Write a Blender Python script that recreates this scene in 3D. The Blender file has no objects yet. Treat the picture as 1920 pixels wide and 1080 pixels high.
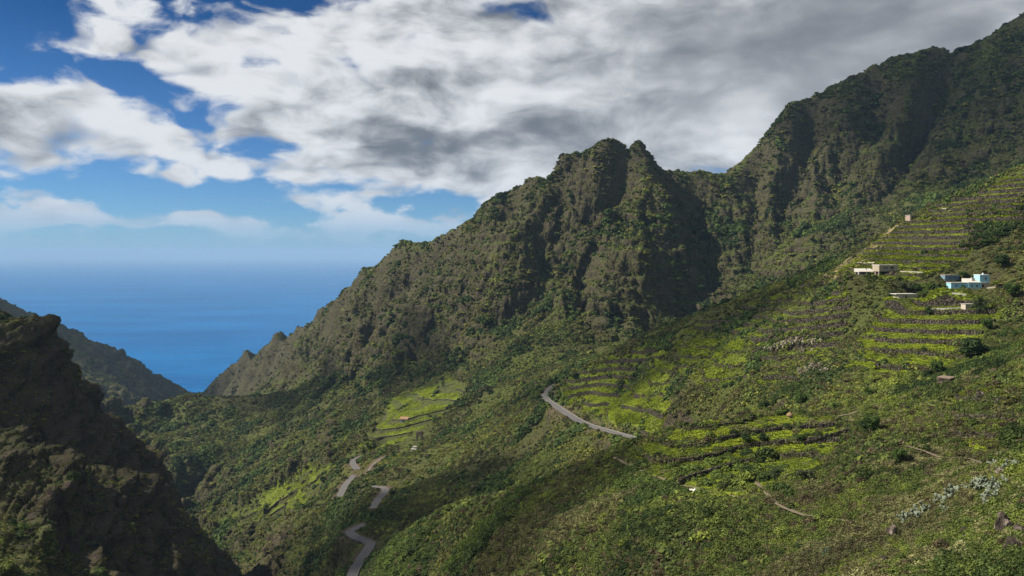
import bpy, math, random
import numpy as np
random.seed(7); np.random.seed(7)
R = math.radians
scene = bpy.context.scene
COL = scene.collection

# ------------------------------------------------------------------ camera
F = 1386.7            # focal length in photograph pixels (26 mm on a 36 mm wide sensor)
HORIZON = 478.0       # height of the horizon line in the photograph
cam_data = bpy.data.cameras.new('camera')
cam_data.lens = 26.0
cam_data.sensor_width = 36.0
cam_data.shift_y = -(540.0 - HORIZON) / 1920.0
cam_data.clip_start = 1.0
cam_data.clip_end = 400000.0
cam = bpy.data.objects.new('camera', cam_data)
cam.rotation_euler = (R(90), 0, 0)
COL.objects.link(cam)
scene.camera = cam

# ------------------------------------------------------------------ light
SUN_ELEV = 45.0
SUN_AZ = -85.0        # degrees from straight ahead, negative is to the left
sun_dir = np.array([math.sin(R(SUN_AZ)) * math.cos(R(SUN_ELEV)),
                    math.cos(R(SUN_AZ)) * math.cos(R(SUN_ELEV)),
                    math.sin(R(SUN_ELEV))])
sun_data = bpy.data.lights.new('sun', 'SUN')
sun_data.energy = 4.8
sun_data.angle = R(0.5)
sun_data.color = (1.0, 0.94, 0.84)
sun = bpy.data.objects.new('sun', sun_data)
from mathutils import Vector
sun.rotation_euler = Vector([float(c) for c in sun_dir]).to_track_quat('Z', 'Y').to_euler()
COL.objects.link(sun)

vs = scene.view_settings
vs.view_transform = 'Standard'; vs.look = 'None'; vs.gamma = 1.0; vs.exposure = 0.7
vs.use_curve_mapping = False
scene.render.film_transparent = False
cy = scene.cycles
cy.max_bounces = 5; cy.diffuse_bounces = 2; cy.glossy_bounces = 2; cy.transmission_bounces = 2
cy.volume_bounces = 0; cy.transparent_max_bounces = 8
cy.use_denoising = True

# ------------------------------------------------------------------ small node-expression helper
class E:
    """a socket in a node tree, with arithmetic"""
    def __init__(self, nt, sock): self.nt, self.s = nt, sock
    def _m(self, op, *args, clamp=False):
        n = self.nt.nodes.new('ShaderNodeMath'); n.operation = op; n.use_clamp = clamp
        for i, a in enumerate((self,) + args):
            if isinstance(a, E): self.nt.links.new(a.s, n.inputs[i])
            else: n.inputs[i].default_value = float(a)
        return E(self.nt, n.outputs[0])
    def __add__(self, o): return self._m('ADD', o)
    def __sub__(self, o): return self._m('SUBTRACT', o)
    def __mul__(self, o): return self._m('MULTIPLY', o)
    def __truediv__(self, o): return self._m('DIVIDE', o)
    __radd__ = __add__; __rmul__ = __mul__
    def rsub(self, o): return (self * -1) + o
    def exp(self): return self._m('EXPONENT')
    def pow(self, o): return self._m('POWER', o)
    def max(self, o): return self._m('MAXIMUM', o)
    def min(self, o): return self._m('MINIMUM', o)
    def clamp(self): return self._m('ADD', 0.0, clamp=True)
    def step(self, a, b, lo=0.0, hi=1.0, smooth=True):
        n = self.nt.nodes.new('ShaderNodeMapRange'); n.interpolation_type = 'SMOOTHSTEP' if smooth else 'LINEAR'
        self.nt.links.new(self.s, n.inputs[0])
        for i, v in zip((1, 2, 3, 4), (a, b, lo, hi)): n.inputs[i].default_value = v
        return E(self.nt, n.outputs[0])
def mixc(nt, fac, a, b):
    n = nt.nodes.new('ShaderNodeMix'); n.data_type = 'RGBA'
    for i, v in ((0, fac), (6, a), (7, b)):
        if isinstance(v, E): nt.links.new(v.s, n.inputs[i])
        elif i == 0: n.inputs[0].default_value = v
        else: n.inputs[i].default_value = (*v, 1)
    return E(nt, n.outputs[2])
def vmath(nt, op, a, b=None):
    n = nt.nodes.new('ShaderNodeVectorMath'); n.operation = op
    for i, v in ((0, a), (1, b)):
        if v is None: continue
        if isinstance(v, E): nt.links.new(v.s, n.inputs[i])
        else: n.inputs[i].default_value = v
    return E(nt, n.outputs[1] if op in ('DOT_PRODUCT', 'LENGTH') else n.outputs[0])
def combine(nt, x, y, z):
    n = nt.nodes.new('ShaderNodeCombineXYZ')
    for i, v in enumerate((x, y, z)):
        if isinstance(v, E): nt.links.new(v.s, n.inputs[i])
        else: n.inputs[i].default_value = v
    return E(nt, n.outputs[0])
def noise(nt, vec, scale, detail=4.0, rough=0.5, dist=0.0, dims='3D', lac=2.0):
    n = nt.nodes.new('ShaderNodeTexNoise'); n.noise_dimensions = dims
    nt.links.new(vec.s, n.inputs['Vector']); n.inputs['Scale'].default_value = scale; n.inputs['Detail'].default_value = detail
    n.inputs['Roughness'].default_value = rough; n.inputs['Distortion'].default_value = dist; n.inputs['Lacunarity'].default_value = lac
    return E(nt, n.outputs[0])
def noise_vec(nt, vec, scale, detail=2.0, dims='2D'):
    n = nt.nodes.new('ShaderNodeTexNoise'); n.noise_dimensions = dims; nt.links.new(vec.s, n.inputs['Vector']); n.inputs['Scale'].default_value = scale; n.inputs['Detail'].default_value = detail
    return E(nt, n.outputs[1])

# ------------------------------------------------------------------ sky
world = bpy.data.worlds.new('World'); scene.world = world; world.use_nodes = True
wt_ = world.node_tree; wt_.nodes.clear()
def build_sky(nt):
    SKY = 0.057
    tc = nt.nodes.new('ShaderNodeTexCoord')
    sky = nt.nodes.new('ShaderNodeTexSky'); sky.sky_type = 'NISHITA'; sky.sun_disc = False
    sky.sun_elevation = R(SUN_ELEV); sky.sun_rotation = R(SUN_AZ); sky.altitude = 500; sky.air_density = 1.0; sky.dust_density = 0.25; sky.ozone_density = 1.0
    sep = nt.nodes.new('ShaderNodeSeparateXYZ'); nt.links.new(tc.outputs['Generated'], sep.inputs[0])
    x, y, z = (E(nt, sep.outputs[i]) for i in range(3))
    azm = x._m('ARCTAN2', y)
    hyp = (x * x + y * y).pow(0.5).max(0.02)
    te = z / hyp                                                  # tangent of the elevation
    tep = te.max(0.0) + 0.16
    cloudplane = combine(nt, (x / hyp) / tep, (y / hyp) / tep, 0.0)
    angular = combine(nt, azm, te * 2.0, 0.0)
    # wind-torn warp of the cloud field
    warp = vmath(nt, 'SUBTRACT', noise_vec(nt, angular, 6.0, 3.0), (0.5, 0.5, 0.5))
    warp = vmath(nt, 'MULTIPLY', warp, (0.13, 0.13, 0.0))
    wpos = vmath(nt, 'ADD', angular, warp)
    # the weather of the day: where the cloud masses and the gaps stand, as bearing / elevation charts
    masses = [
        (1080,130,430,170,1.0),(1600,40,560,210,1.2),(740,225,230,75,.80),(1180,255,300,75,.7),(640,60,170,80,.62),
        (340,95,170,50,.92),(240,22,110,30,.66),(480,185,160,42,.70),(30,215,130,95,1.0),(265,250,90,62,.85),(450,320,190,34,.80),(760,338,260,34,.80),(990,320,130,60,.5),(130,120,40,30,.15),(160,150,40,22,.25),
        (1340,250,120,75,.62),(100,418,480,18,.92),(430,432,200,14,.35),(620,391,60,14,.6),(760,425,130,18,.50),(230,377,42,14,.25),(120,349,85,14,.28),
        (50,50,100,70,-.50),(235,160,80,30,-.50),(385,25,60,34,-.65),(470,120,60,20,-.2),(850,97,62,26,-.95),(985,38,42,28,-1.0),(385,228,60,26,-.70),(510,290,90,17,-.70),(170,260,22,40,-.4),
        (1440,165,55,36,-1.2),(330,365,520,16,-.45)]
    shades = [(1450,80,480,170,-.74),(720,258,210,46,-.60),(1000,265,240,55,-.62),(15,255,75,40,-.55),(1780,60,360,200,-.20),(880,40,240,36,-.22),(1250,300,90,40,-.2),(450,335,160,18,-.14),(900,355,180,16,-.22),(400,130,120,20,-.15),
        (330,265,110,70,.12),(520,110,130,60,.12),(870,160,200,60,.16),(1350,255,90,60,.28),(640,328,240,22,.18),(960,205,120,36,.12)]
    calm_ = [(1450,100,430,190,.85),(1780,60,300,200,.4),(1050,270,220,50,.3)]
    def chart(bl, a, t):
        s = np.zeros_like(a)
        for (u, v, ru, rv, w) in bl:
            ba = math.atan((u - 960) / F); bt = (HORIZON - v) / F * math.cos(ba)
            s = s + w * np.exp(-((a - ba) * F / ru)**2 - ((t - bt) * F / rv)**2)
        return s
    A0, A1 = -0.75, 0.75
    ca = np.linspace(A0, A1, 49)
    levels = np.array([20,8,0,-10,-20,-30,-42,-56,-72,-90,-110,-135,-165,-200,-240,-285,-335,-390,-450,-520,-640]) / -F
    levels = np.sort(levels[2:])
    rows = [(chart(masses, ca, np.full_like(ca, t)), chart(shades, ca, np.full_like(ca, t)), np.minimum(chart(calm_, ca, np.full_like(ca, t)), .92)) for t in levels]
    wsep = nt.nodes.new('ShaderNodeSeparateXYZ'); nt.links.new(wpos.s, wsep.inputs[0])
    wa = (E(nt, wsep.outputs[0]) - A0) * (1.0 / (A1 - A0)); wte = E(nt, wsep.outputs[1]) * 0.5
    wa3 = combine(nt, wa, wa, wa)
    def curve_row(f, g, h):
        n = nt.nodes.new('ShaderNodeVectorCurve'); m = n.mapping; m.use_clip = False
        for c, vals in ((m.curves[0], f), (m.curves[1], g), (m.curves[2], h)):
            while len(c.points) > 2: c.points.remove(c.points[1])
            for k, vv in enumerate(vals):
                px = k / (len(vals) - 1)
                if k == 0: c.points[0].location = (0, vv)
                elif k == len(vals) - 1: c.points[len(c.points) - 1].location = (1, vv)
                else: c.points.new(px, vv)
        m.extend = 'HORIZONTAL'; m.update(); nt.links.new(wa3.s, n.inputs[1]); return E(nt, n.outputs[0])
    field = curve_row(*rows[0])
    for i in range(1, len(levels)):
        wgt = wte.step(levels[i - 1], levels[i], smooth=False)
        dif = curve_row(rows[i][0] - rows[i - 1][0], rows[i][1] - rows[i - 1][1], rows[i][2] - rows[i - 1][2])
        n = nt.nodes.new('ShaderNodeVectorMath'); n.operation = 'MULTIPLY_ADD'
        nt.links.new(dif.s, n.inputs[0]); nt.links.new(wgt.s, n.inputs[1]); nt.links.new(field.s, n.inputs[2]); field = E(nt, n.outputs[0])
    fsep = nt.nodes.new('ShaderNodeSeparateXYZ'); nt.links.new(field.s, fsep.inputs[0])
    shape, tone, lively = E(nt, fsep.outputs[0]), E(nt, fsep.outputs[1]), E(nt, fsep.outputs[2]).rsub(1.0)
    n1 = noise(nt, cloudplane, 1.15, 6.0, 0.56, dims='2D')
    n2 = noise(nt, vmath(nt, 'ADD', angular, vmath(nt, 'MULTIPLY', warp, (.6, .6, 0))), 8.5, 8.0, 0.66, dims='2D')
    n2b = noise(nt, vmath(nt, 'ADD', angular, (-0.022, 0.045, 0.0)), 8.5, 2.0, 0.55, dims='2D')
    n3 = noise(nt, vmath(nt, 'MULTIPLY', angular, (1.0, 0.9, 0.0)), 30.0, 4.0, 0.6, dims='2D')
    vo = nt.nodes.new('ShaderNodeTexVoronoi'); vo.voronoi_dimensions = '2D'; vo.feature = 'SMOOTH_F1'; vo.inputs['Scale'].default_value = 9.0; vo.inputs['Detail'].default_value = 2.0; vo.inputs['Smoothness'].default_value = 0.35; vo.inputs['Roughness'].default_value = 0.55
    nt.links.new(vmath(nt, 'ADD', angular, vmath(nt, 'MULTIPLY', warp, (.9, .9, 0))).s, vo.inputs['Vector'])
    puff = E(nt, vo.outputs['Distance']).rsub(0.64)                     # rounded heads of the cumulus
    dens = shape + puff * 0.95 * lively + ((n1 - 0.5) * 0.95 + (n2 - 0.5) * 1.9) * (lively * 0.75 + 0.25) + (n3 - 0.5) * 1.1 * te.step(0.11, 0.05)
    # away from the picture the broken cover simply goes on
    behind = azm._m('ABSOLUTE').step(0.66, 1.0)
    dens = dens + behind * 0.32
    cover = dens.step(0.0, 0.66) * te.step(-0.01, 0.06)
    shade = ((n2b - n2) * 1.8 + (n1 - 0.5) * -0.5 + puff * 0.75) * (lively * 0.85 + 0.15) + tone + 0.82
    shade = shade.step(-0.36, 0.98, 0.07, 1.0)
    light = mixc(nt, shade, (1.3, 1.5, 1.8), (8.6, 8.8, 9.1))
    hz = te.step(0.01, 0.10)
    light = mixc(nt, hz, (5.6, 6.8, 8.2), light)                    # the far bank over the sea is seen through more air
    tint = mixc(nt, te.step(0.03, 0.30, smooth=False), (0.34, 0.66, 1.10), (0.05, 0.26, 0.54))
    deep = vmath(nt, 'MULTIPLY', E(nt, sky.outputs[0]), tint)         # clean, deep blue air
    col = mixc(nt, cover, deep, light)
    bg = nt.nodes.new('ShaderNodeBackground'); nt.links.new(col.s, bg.inputs[0]); bg.inputs[1].default_value = SKY
    out = nt.nodes.new('ShaderNodeOutputWorld'); nt.links.new(bg.outputs[0], out.inputs[0])
build_sky(wt_)
world.cycles.sampling_method = 'MANUAL'; world.cycles.sample_map_resolution = 256

# ------------------------------------------------------------------ sizes
NCOL = 960            # columns of the land grid inside the view
RS = 1.0              # spacing of the land grid along the line of sight
VEG = 150000          # how many plants of the commonest kinds
HAZE_DENSITY = 0.00004
CLOUD_DENSITY = 0.015
CLOUDS = [  # shadow centre on the ground (x, y, z), half sizes, height, seed
    (640, 930, 190, 320, 220, 60, 900, 1), (150, 430, -75, 110, 75, 45, 860, 2), (-70, 420, -150, 105, 80, 50, 880, 3), (-300, 360, -95, 230, 190, 22, 900, 4),
    (-300, 1080, -230, 120, 80, 45, 900, 5), (10, 215, -75, 55, 42, 40, 850, 6), (-180, 900, -80, 70, 120, 40, 880, 7), (40, 560, -100, 75, 60, 40, 870, 8), (-1150, 2050, -260, 420, 330, 60, 980, 9)]

# ------------------------------------------------------------------ numeric helpers
_rng = np.random.RandomState(11)
_PERM = _rng.permutation(1024).astype(np.int32)
_PERM2 = np.concatenate([_PERM, _PERM])
_ANG = _rng.rand(1024) * 2 * math.pi
_GC = np.cos(_ANG).astype(np.float32); _GS = np.sin(_ANG).astype(np.float32)
_RND = _rng.rand(1024).astype(np.float32)
def lattice(ix, iy, seed):
    return _PERM2[_PERM2[(ix + seed * 131) & 1023] + (iy & 1023)]

def gnoise(x, y, seed=0):
    """gradient noise, about -1..1"""
    x = np.asarray(x, np.float32); y = np.asarray(y, np.float32)
    gx0 = np.floor(x); gy0 = np.floor(y)
    ix = gx0.astype(np.int32); iy = gy0.astype(np.int32)
    fx = x - gx0; fy = y - gy0
    u = fx * fx * fx * (fx * (fx * 6 - 15) + 10); v = fy * fy * fy * (fy * (fy * 6 - 15) + 10)
    def g(dx, dy):
        h = lattice(ix + dx, iy + dy, seed)
        return _GC[h] * (fx - dx) + _GS[h] * (fy - dy)
    n0 = g(0, 0) * (1 - u) + g(1, 0) * u
    n1 = g(0, 1) * (1 - u) + g(1, 1) * u
    return (n0 * (1 - v) + n1 * v) * 1.5

def fbm(x, y, octaves=5, seed=0, gain=0.5, lac=2.03):
    a = 1.0; s = 0.0; t = 0.0
    for k in range(octaves):
        s = s + a * gnoise(x, y, seed + k * 17); t += a
        x = x * lac + 3.7; y = y * lac - 1.3; a *= gain
    return s / t

def ridged(x, y, octaves=5, seed=0, gain=0.5, lac=2.03):
    a = 1.0; s = 0.0; t = 0.0
    for k in range(octaves):
        s = s + a * (1 - 2 * np.abs(gnoise(x, y, seed + k * 17))); t += a
        x = x * lac + 3.7; y = y * lac - 1.3; a *= gain
    return s / t

def erosion(x, y, dx, dy, seed):
    """stripes that run down the slope; (dx, dy) is the cross-slope direction"""
    x = x.astype(np.float32); y = y.astype(np.float32); dx = dx.astype(np.float32); dy = dy.astype(np.float32)
    gx0 = np.floor(x); gy0 = np.floor(y); ix = gx0.astype(np.int32); iy = gy0.astype(np.int32); fx = x - gx0; fy = y - gy0
    va = np.zeros_like(x); wt = np.zeros_like(x)
    for i in (-1, 0, 1, 2):
        for j in (-1, 0, 1, 2):
            h = lattice(ix + i, iy + j, seed)
            px = fx - (i + _RND[h] * 0.8 - 0.4); py = fy - (j + _RND[(h + 77) & 1023] * 0.8 - 0.4)
            w = np.exp((px * px + py * py) * -2.0)
            va += np.cos((px * dx + py * dy) * 6.2832 + _RND[(h + 300) & 1023] * 1.5) * w; wt += w
    return va / wt

def blocks(x, y, seed):
    """broken rock: every block of an irregular tiling stands in or out by its own amount, with a cleft between blocks"""
    x = np.asarray(x, np.float32); y = np.asarray(y, np.float32)
    gx0 = np.floor(x); gy0 = np.floor(y); ix = gx0.astype(np.int32); iy = gy0.astype(np.int32); fx = x - gx0; fy = y - gy0
    d1 = np.full(x.shape, 9.0, np.float32); d2 = d1.copy(); val = np.zeros_like(d1)
    for i in (-1, 0, 1):
        for j in (-1, 0, 1):
            h = lattice(ix + i, iy + j, seed)
            d = np.hypot(fx - i - _RND[h], fy - j - _RND[(h + 77) & 1023])
            c = d < d1
            d2 = np.where(c, d1, np.minimum(d2, d)); val = np.where(c, _RND[(h + 300) & 1023], val); d1 = np.where(c, d, d1)
    return val - 0.5 - 0.45 * (1 - np.clip((d2 - d1) / 0.12, 0, 1))

def sstep(a, b, x):
    t = np.clip((x - a) / (b - a), 0, 1)
    return t * t * (3 - 2 * t)

def in_poly(u, v, poly):
    inside = np.zeros(u.shape, bool)
    n = len(poly)
    for i in range(n):
        x0, y0 = poly[i]; x1, y1 = poly[(i + 1) % n]
        if y0 == y1: continue
        c = ((y0 > v) != (y1 > v)) & (u < (x1 - x0) * (v - y0) / (y1 - y0) + x0)
        inside ^= c
    return inside

def poly_dist(u, v, poly):
    """signed distance to the polygon outline, positive inside"""
    d = np.full(u.shape, 1e9)
    n = len(poly)
    for i in range(n):
        x0, y0 = poly[i]; x1, y1 = poly[(i + 1) % n]
        ex, ey = x1 - x0, y1 - y0
        t = np.clip(((u - x0) * ex + (v - y0) * ey) / (ex * ex + ey * ey), 0, 1)
        d = np.minimum(d, np.hypot(u - x0 - t * ex, v - y0 - t * ey))
    return np.where(in_poly(u, v, poly), d, -d)

# ------------------------------------------------------------------ survey of the valley
# Each survey point is read off the photograph (u, v) and given its distance ahead Y in metres,
# which fixes one real point of the land; the land is then interpolated between those points.
SEA = -480.0
def P(u, v, Y):
    return ((u - 960.0) / F * Y, Y, (HORIZON - v) / F * Y)

lines = []          # survey lines (creases) as lists of (u, v, Y)
pts = []            # single survey points
main_crest = [(2600,-160,900),(2300,-90,940),(2100,-45,970),(2000,-20,985),(1920,20,1000),(1880,48,1003),(1850,68,1006),(1825,82,1008),(1800,91,1010),(1770,92,1010),
 (1750,87,1010),(1725,92,1010),(1700,101,1012),(1670,108,1012),(1640,121,1012),(1615,137,1012),(1600,142,1012),(1560,160,1012),(1530,176,1012),(1510,186,1012),(1490,190,1010),
 (1475,197,1010),(1462,212,1008),(1450,232,1005),(1438,252,1003),(1420,275,1000),(1400,293,998),(1378,312,995),(1352,327,990),(1335,327,985),(1310,319,975),(1290,322,970),(1270,320,965),
 (1252,318,955),(1238,314,948),(1228,302,940),(1218,289,935),(1208,279,932),(1200,268,930),(1193,266,930),(1185,271,930),(1180,284,930),(1172,279,930),(1163,268,930),(1150,261,930),
 (1135,262,930),(1120,268,930),(1108,276,931),(1092,288,932),(1075,291,934),(1058,293,935),(1049,302,936),(1043,315,938),(1036,332,940),(1028,342,946),(1015,333,955),(1000,332,960),
 (988,336,965),(975,348,970),(960,356,976),(940,364,985),(925,372,990),(912,381,996),(904,396,1004),(892,409,1010),(880,412,1016),(862,424,1024),(845,430,1034),(832,438,1045),
 (822,446,1056),(805,455,1070),(785,454,1085),(768,450,1100),(755,450,1115),(742,461,1130),(728,480,1150),(714,497,1170),(698,499,1200),(686,501,1220),(675,510,1240),(662,525,1260),
 (652,538,1290),(645,555,1320),(636,564,1350),(629,563,1370),(622,572,1400),(613,582,1430),(605,577,1450),(597,583,1470),(590,598,1500),(575,607,1550),(560,612,1580),(548,625,1610),
 (540,638,1640),(530,624,1660),(522,622,1670),(514,632,1690),(505,645,1720),(490,660,1760),(478,668,1790),(466,656,1810),(458,656,1820),(448,671,1860),(438,682,1890),(420,702,2000),(402,722,2150),(386,739,2350),(372,748,2500)]
_cu = np.array([p[0] for p in main_crest][::-1], float); _cv = np.array([p[1] for p in main_crest][::-1], float)
def lean(u, v, Y):
    b = np.interp(u, [600, 820, 1240, 1360, 1480, 2000, 2600], [0, 1, 1, .35, .5, .8, .8])
    return (u, v, Y + 48 * b * max(0.0, 1 - (v - np.interp(u, _cu, _cv)) / 230))
main_crest = [lean(*p) for p in main_crest]
lines.append(main_crest)
# ribs and gullies of the big face
lines += [
 [(1208,281,932),(1210,340,905),(1211,400,872),(1212,460,845),(1214,520,812),(1226,560,795),(1215,610,770),(1180,650,745)],
 [(1240,325,958),(1262,385,948),(1285,450,925),(1300,510,895),(1305,570,858),(1285,630,812)],
 [(1150,262,930),(1142,330,912),(1128,400,888),(1104,460,866),(1082,520,842),(1050,600,800),(1015,650,765)],
 [(1182,300,936),(1162,360,930),(1130,430,912),(1102,480,892),(1088,520,872),(1110,580,828),(1120,640,785)],
 [(1045,305,938),(1022,370,920),(1003,440,898),(985,500,878),(940,570,852),(895,640,838)],
 [(1075,330,944),(1056,400,932),(1030,470,912),(1000,540,884),(955,610,852)],
 [(965,352,974),(938,420,955),(920,470,938)],
 [(988,362,978),(955,440,972),(922,478,960),(890,545,932),(845,605,906),(815,645,912)],
 [(890,408,1010),(858,480,986),(840,525,970),(798,590,944),(752,655,942)],
 [(838,445,1048),(828,500,1032),(786,572,1000)],
 [(755,450,1115),(718,540,1082),(676,612,1058),(640,672,1050)],
 [(690,500,1215),(656,582,1178),(622,655,1128)],
 [(1310,322,976),(1306,370,955),(1330,440,925)],
 [(1402,300,996),(1398,390,950),(1386,450,912),(1372,505,872),(1350,550,825)],
 [(1440,270,1004),(1425,360,985),(1418,440,948),(1400,520,890)],
 [(1495,195,1008),(1478,290,972),(1446,400,925),(1440,480,870),(1428,525,828)],
 [(1545,180,1015),(1520,290,1004),(1490,390,965),(1470,470,900)],
 [(1610,142,1010),(1590,220,975),(1545,330,925),(1530,400,885),(1480,480,820)],
 [(1655,125,1015),(1630,240,998),(1590,340,955),(1560,420,890)],
 [(1735,92,1010),(1700,190,962),(1640,300,905),(1620,380,850),(1590,440,795)],
 [(1800,98,1012),(1760,210,992),(1720,310,942),(1680,390,860)],
 [(1870,60,1006),(1830,160,955),(1760,280,890),(1730,360,830)],
 [(1990,0,985),(1930,130,930),(1880,240,870),(1850,310,820)],
]
for k in (15, 17, 19, 21):                 # shallow gullies of the high mountain
    lines[k] = [(u, v, Y - 13 * min(1, i * .8)) for i, (u, v, Y) in enumerate(lines[k])]
for k in (4, 6, 8):
    lines[k] = [(u, v, Y - 5 * min(1, i * .8)) for i, (u, v, Y) in enumerate(lines[k])]
lines[1:] = [[lean(*p) for p in l] for l in lines[1:]]
# spur that crosses the valley from the big ridge, with the far gully behind it
lines += [
 [(985,640,770),(940,640,800),(900,645,835),(853,650,875),(815,660,910),(760,682,960),(700,697,1010),(645,703,1050),(590,722,1085),(523,738,1110),(470,742,1110),(420,744,1105),(385,742,1100),(350,741,1090),(310,754,1080),(270,752,1060),(225,748,1040),(185,750,1020),(150,770,1010)],
 [(600,640,1420),(560,670,1480),(520,700,1560),(480,715,1650),(430,735,1850)],
 [(640,640,1260),(600,690,1230),(560,720,1260),(500,735,1330)],
]
pts += [(700,690,1090),(620,712,1180),(540,742,1220),(450,765,1300),(350,790,1400)]
# the spur's camera side, down to the stream
lines += [[(470,745,1108),(455,800,1020),(440,860,930),(425,920,840)],
          [(590,725,1083),(560,780,990),(530,840,890),(500,900,790)],
          [(310,756,1078),(300,820,1000),(300,890,900)],
          [(700,700,1008),(660,760,900),(620,820,790),(590,870,710)]]
pts += [(370,800,1025),(370,880,910),(520,770,1040),(500,840,930),(350,950,830),(400,1000,765),(480,950,725),(540,1000,620),(560,930,680),(600,900,680),(640,760,950),(600,820,850),
        (700,760,850),(760,789,690),(800,740,760),(860,715,770),(840,770,680),(690,830,690),(720,800,700),(900,690,760),(950,700,720),(1000,690,690),(1060,660,740),(250,850,980),(240,790,1040)]
# stream
stream_xyz = [(-20,140,-150),(-75,230,-170),(-105,320,-195),(-135,400,-215),(-160,465,-228),(-187,540,-247),(-222,620,-268),(-263,700,-287),(-335,800,-306),(-430,900,-326),(-560,985,-346),(-690,1130,-372),(-770,1400,-405),(-830,1800,-445),(-930,2200,-476),(-985,2450,-486),(-1000,2600,-500)]
# road side of the valley
lines += [[(650,1130,335),(660,1080,355),(680,1050,370),(695,1022,390),(668,1010,405),(655,995,425),(684,983,430),(701,952,460),(714,928,480),(723,917,500),(678,912,540)],
          [(640,960,520),(636,930,560),(650,908,585),(664,891,600),(669,880,612),(660,863,640),(682,855,655)],
          [(1330,860,265),(1200,826,330),(1150,812,365),(1100,797,400),(1045,765,460),(1020,747,490),(1033,728,520),(1065,703,560)]]
pts += [(800,900,510),(850,850,530),(900,800,570),(950,760,600),(880,950,400),(800,990,400),(750,1030,385),(1000,850,430),(950,900,395),(780,840,640),(720,870,600),(760,920,505),(1000,790,490),(900,730,700),(1000,730,600)]
pts += [(560,1060,470),(600,1000,520),(580,960,590),(500,1060,540)]
# far hill of the farms (blue house)
lines += [[(2500,80,270),(2200,200,300),(2050,265,315),(1920,322,330),(1850,345,340),(1780,372,350),(1740,388,358),(1700,405,365),(1650,440,375),(1605,475,381),(1560,507,385),(1480,530,400),(1400,560,415),(1300,600,435),(1250,625,450),(1150,662,475),(1060,700,505),(1020,735,515)]]
pts += [(1815,542,265),(1650,510,308),(1625,516,300),(1700,560,277),(1800,610,240),(1900,600,232),(1820,660,212),(1700,650,240),(1600,620,280),(1600,700,226),(1500,650,292),(1500,720,242),(1400,640,330),(1400,720,272),
        (1300,680,370),(1300,740,312),(1200,710,420),(1200,770,362),(1100,740,455),(1900,450,290),(1800,430,315),(1720,470,325),(2050,400,285),(2050,560,225),(1130,770,420)]
# behind the farm hill: hidden gully below the big face
for (u, Y, z) in [(2200,480,20),(1920,520,5),(1750,560,-25),(1600,590,-45),(1450,610,-62),(1300,640,-80),(1180,650,-88),(1080,640,-95)]:
    pts.append((u, HORIZON - z / Y * F, Y))
pts += [(1750,410,760),(1920,330,770),(1600,480,770),(1480,545,770),(1380,585,760),(1290,660,740)]
# near terraced spur
lines += [[(2050,640,140),(1920,682,150),(1785,722,170),(1640,755,184),(1560,776,190),(1480,774,193),(1400,772,196),(1350,783,196),(1270,800,196),(1212,828,198),(1143,853,202),(1102,874,208),(1030,905,217),(960,932,232),(890,950,244),(827,966,256),(790,985,274),(760,1004,278),(690,1066,290),(640,1130,295)]]
pts += [(1400,850,174),(1400,920,156),(1300,900,163),(1200,930,160),(1200,1000,136),(1000,1000,182),(1000,1080,160),(850,1080,205),(1300,1080,117),(1430,920,146),(1500,970,127),(1620,980,113),(1600,900,140),(1700,850,141),(1860,862,118),(1900,790,131),(1750,780,152),(1100,950,180),(1520,850,166),(1300,840,178)]
for (u, Y, z) in [(1640,200,-41.5),(1560,206,-46),(1450,216,-51),(1350,230,-60),(1200,285,-90),(1100,320,-108),(1000,340,-125),(900,350,-138),(800,345,-150),(1780,190,-33)]:
    pts.append((u, HORIZON - z / Y * F, Y))
# nearest slope with boulders and cactus
lines += [[(2100,780,80),(1920,852,80),(1800,897,80),(1680,952,80),(1600,1000,78),(1540,1045,75),(1480,1110,72)]]
pts += [(1900,1000,50),(1700,1080,46),(1800,960,64),(1900,920,63),(1920,1080,41),(1700,985,70),(2100,1000,45),(2000,900,62)]
for (x, y, z) in [(0,0,-14),(0,40,-32),(0,100,-58),(35,20,-11),(60,30,-2),(90,60,-2),(20,70,-38),(-40,20,-35),(-80,60,-60),(-60,120,-110),(40,100,-44),(140,60,15),(200,120,20)]:
    pts.append((x / y * F + 960 if y else 960, 0, y) if False else ('xyz', x, y, z))
# left wall of the valley: near slope and the cliff behind it
lines += [[(-400,760,280),(-150,800,315),(0,832,335),(60,850,340),(100,865,345),(150,885,355),(200,905,365),(235,926,372),(270,950,382),(300,975,392),(325,995,402),(350,1006,420),(380,1035,440),(400,1060,455),(412,1085,465),(425,1130,475)],
          [(-400,430,380),(-200,530,415),(-80,580,430),(0,601,440),(40,611,445),(75,620,450),(95,640,455),(106,662,460),(115,692,470),(145,730,480),(180,768,490),(208,798,500),(228,832,506),(243,856,511),(270,878,518),(292,892,525),(312,912,532),(326,940,538),(331,965,541),(332,992,542),(336,1040,540)]]
pts += [(0,1000,245),(150,1080,258),(300,1080,335),(100,950,295),(0,1080,215),(200,1000,315),(250,1060,325),(-200,1000,230)]
pts += [(100,780,430),(0,720,405),(60,700,425),(160,830,455),(220,880,480),(280,940,505),(0,840,375),(100,880,392),(200,925,425),(280,985,455)]
for (x, y, z) in [(-330,560,-120),(-420,620,-150),(-300,640,-225),(-430,760,-240),(-560,800,-210),(-700,900,-240),(-650,700,-60),(-800,1100,-280)]:
    pts.append(('xyz', x, y, z))
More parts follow.
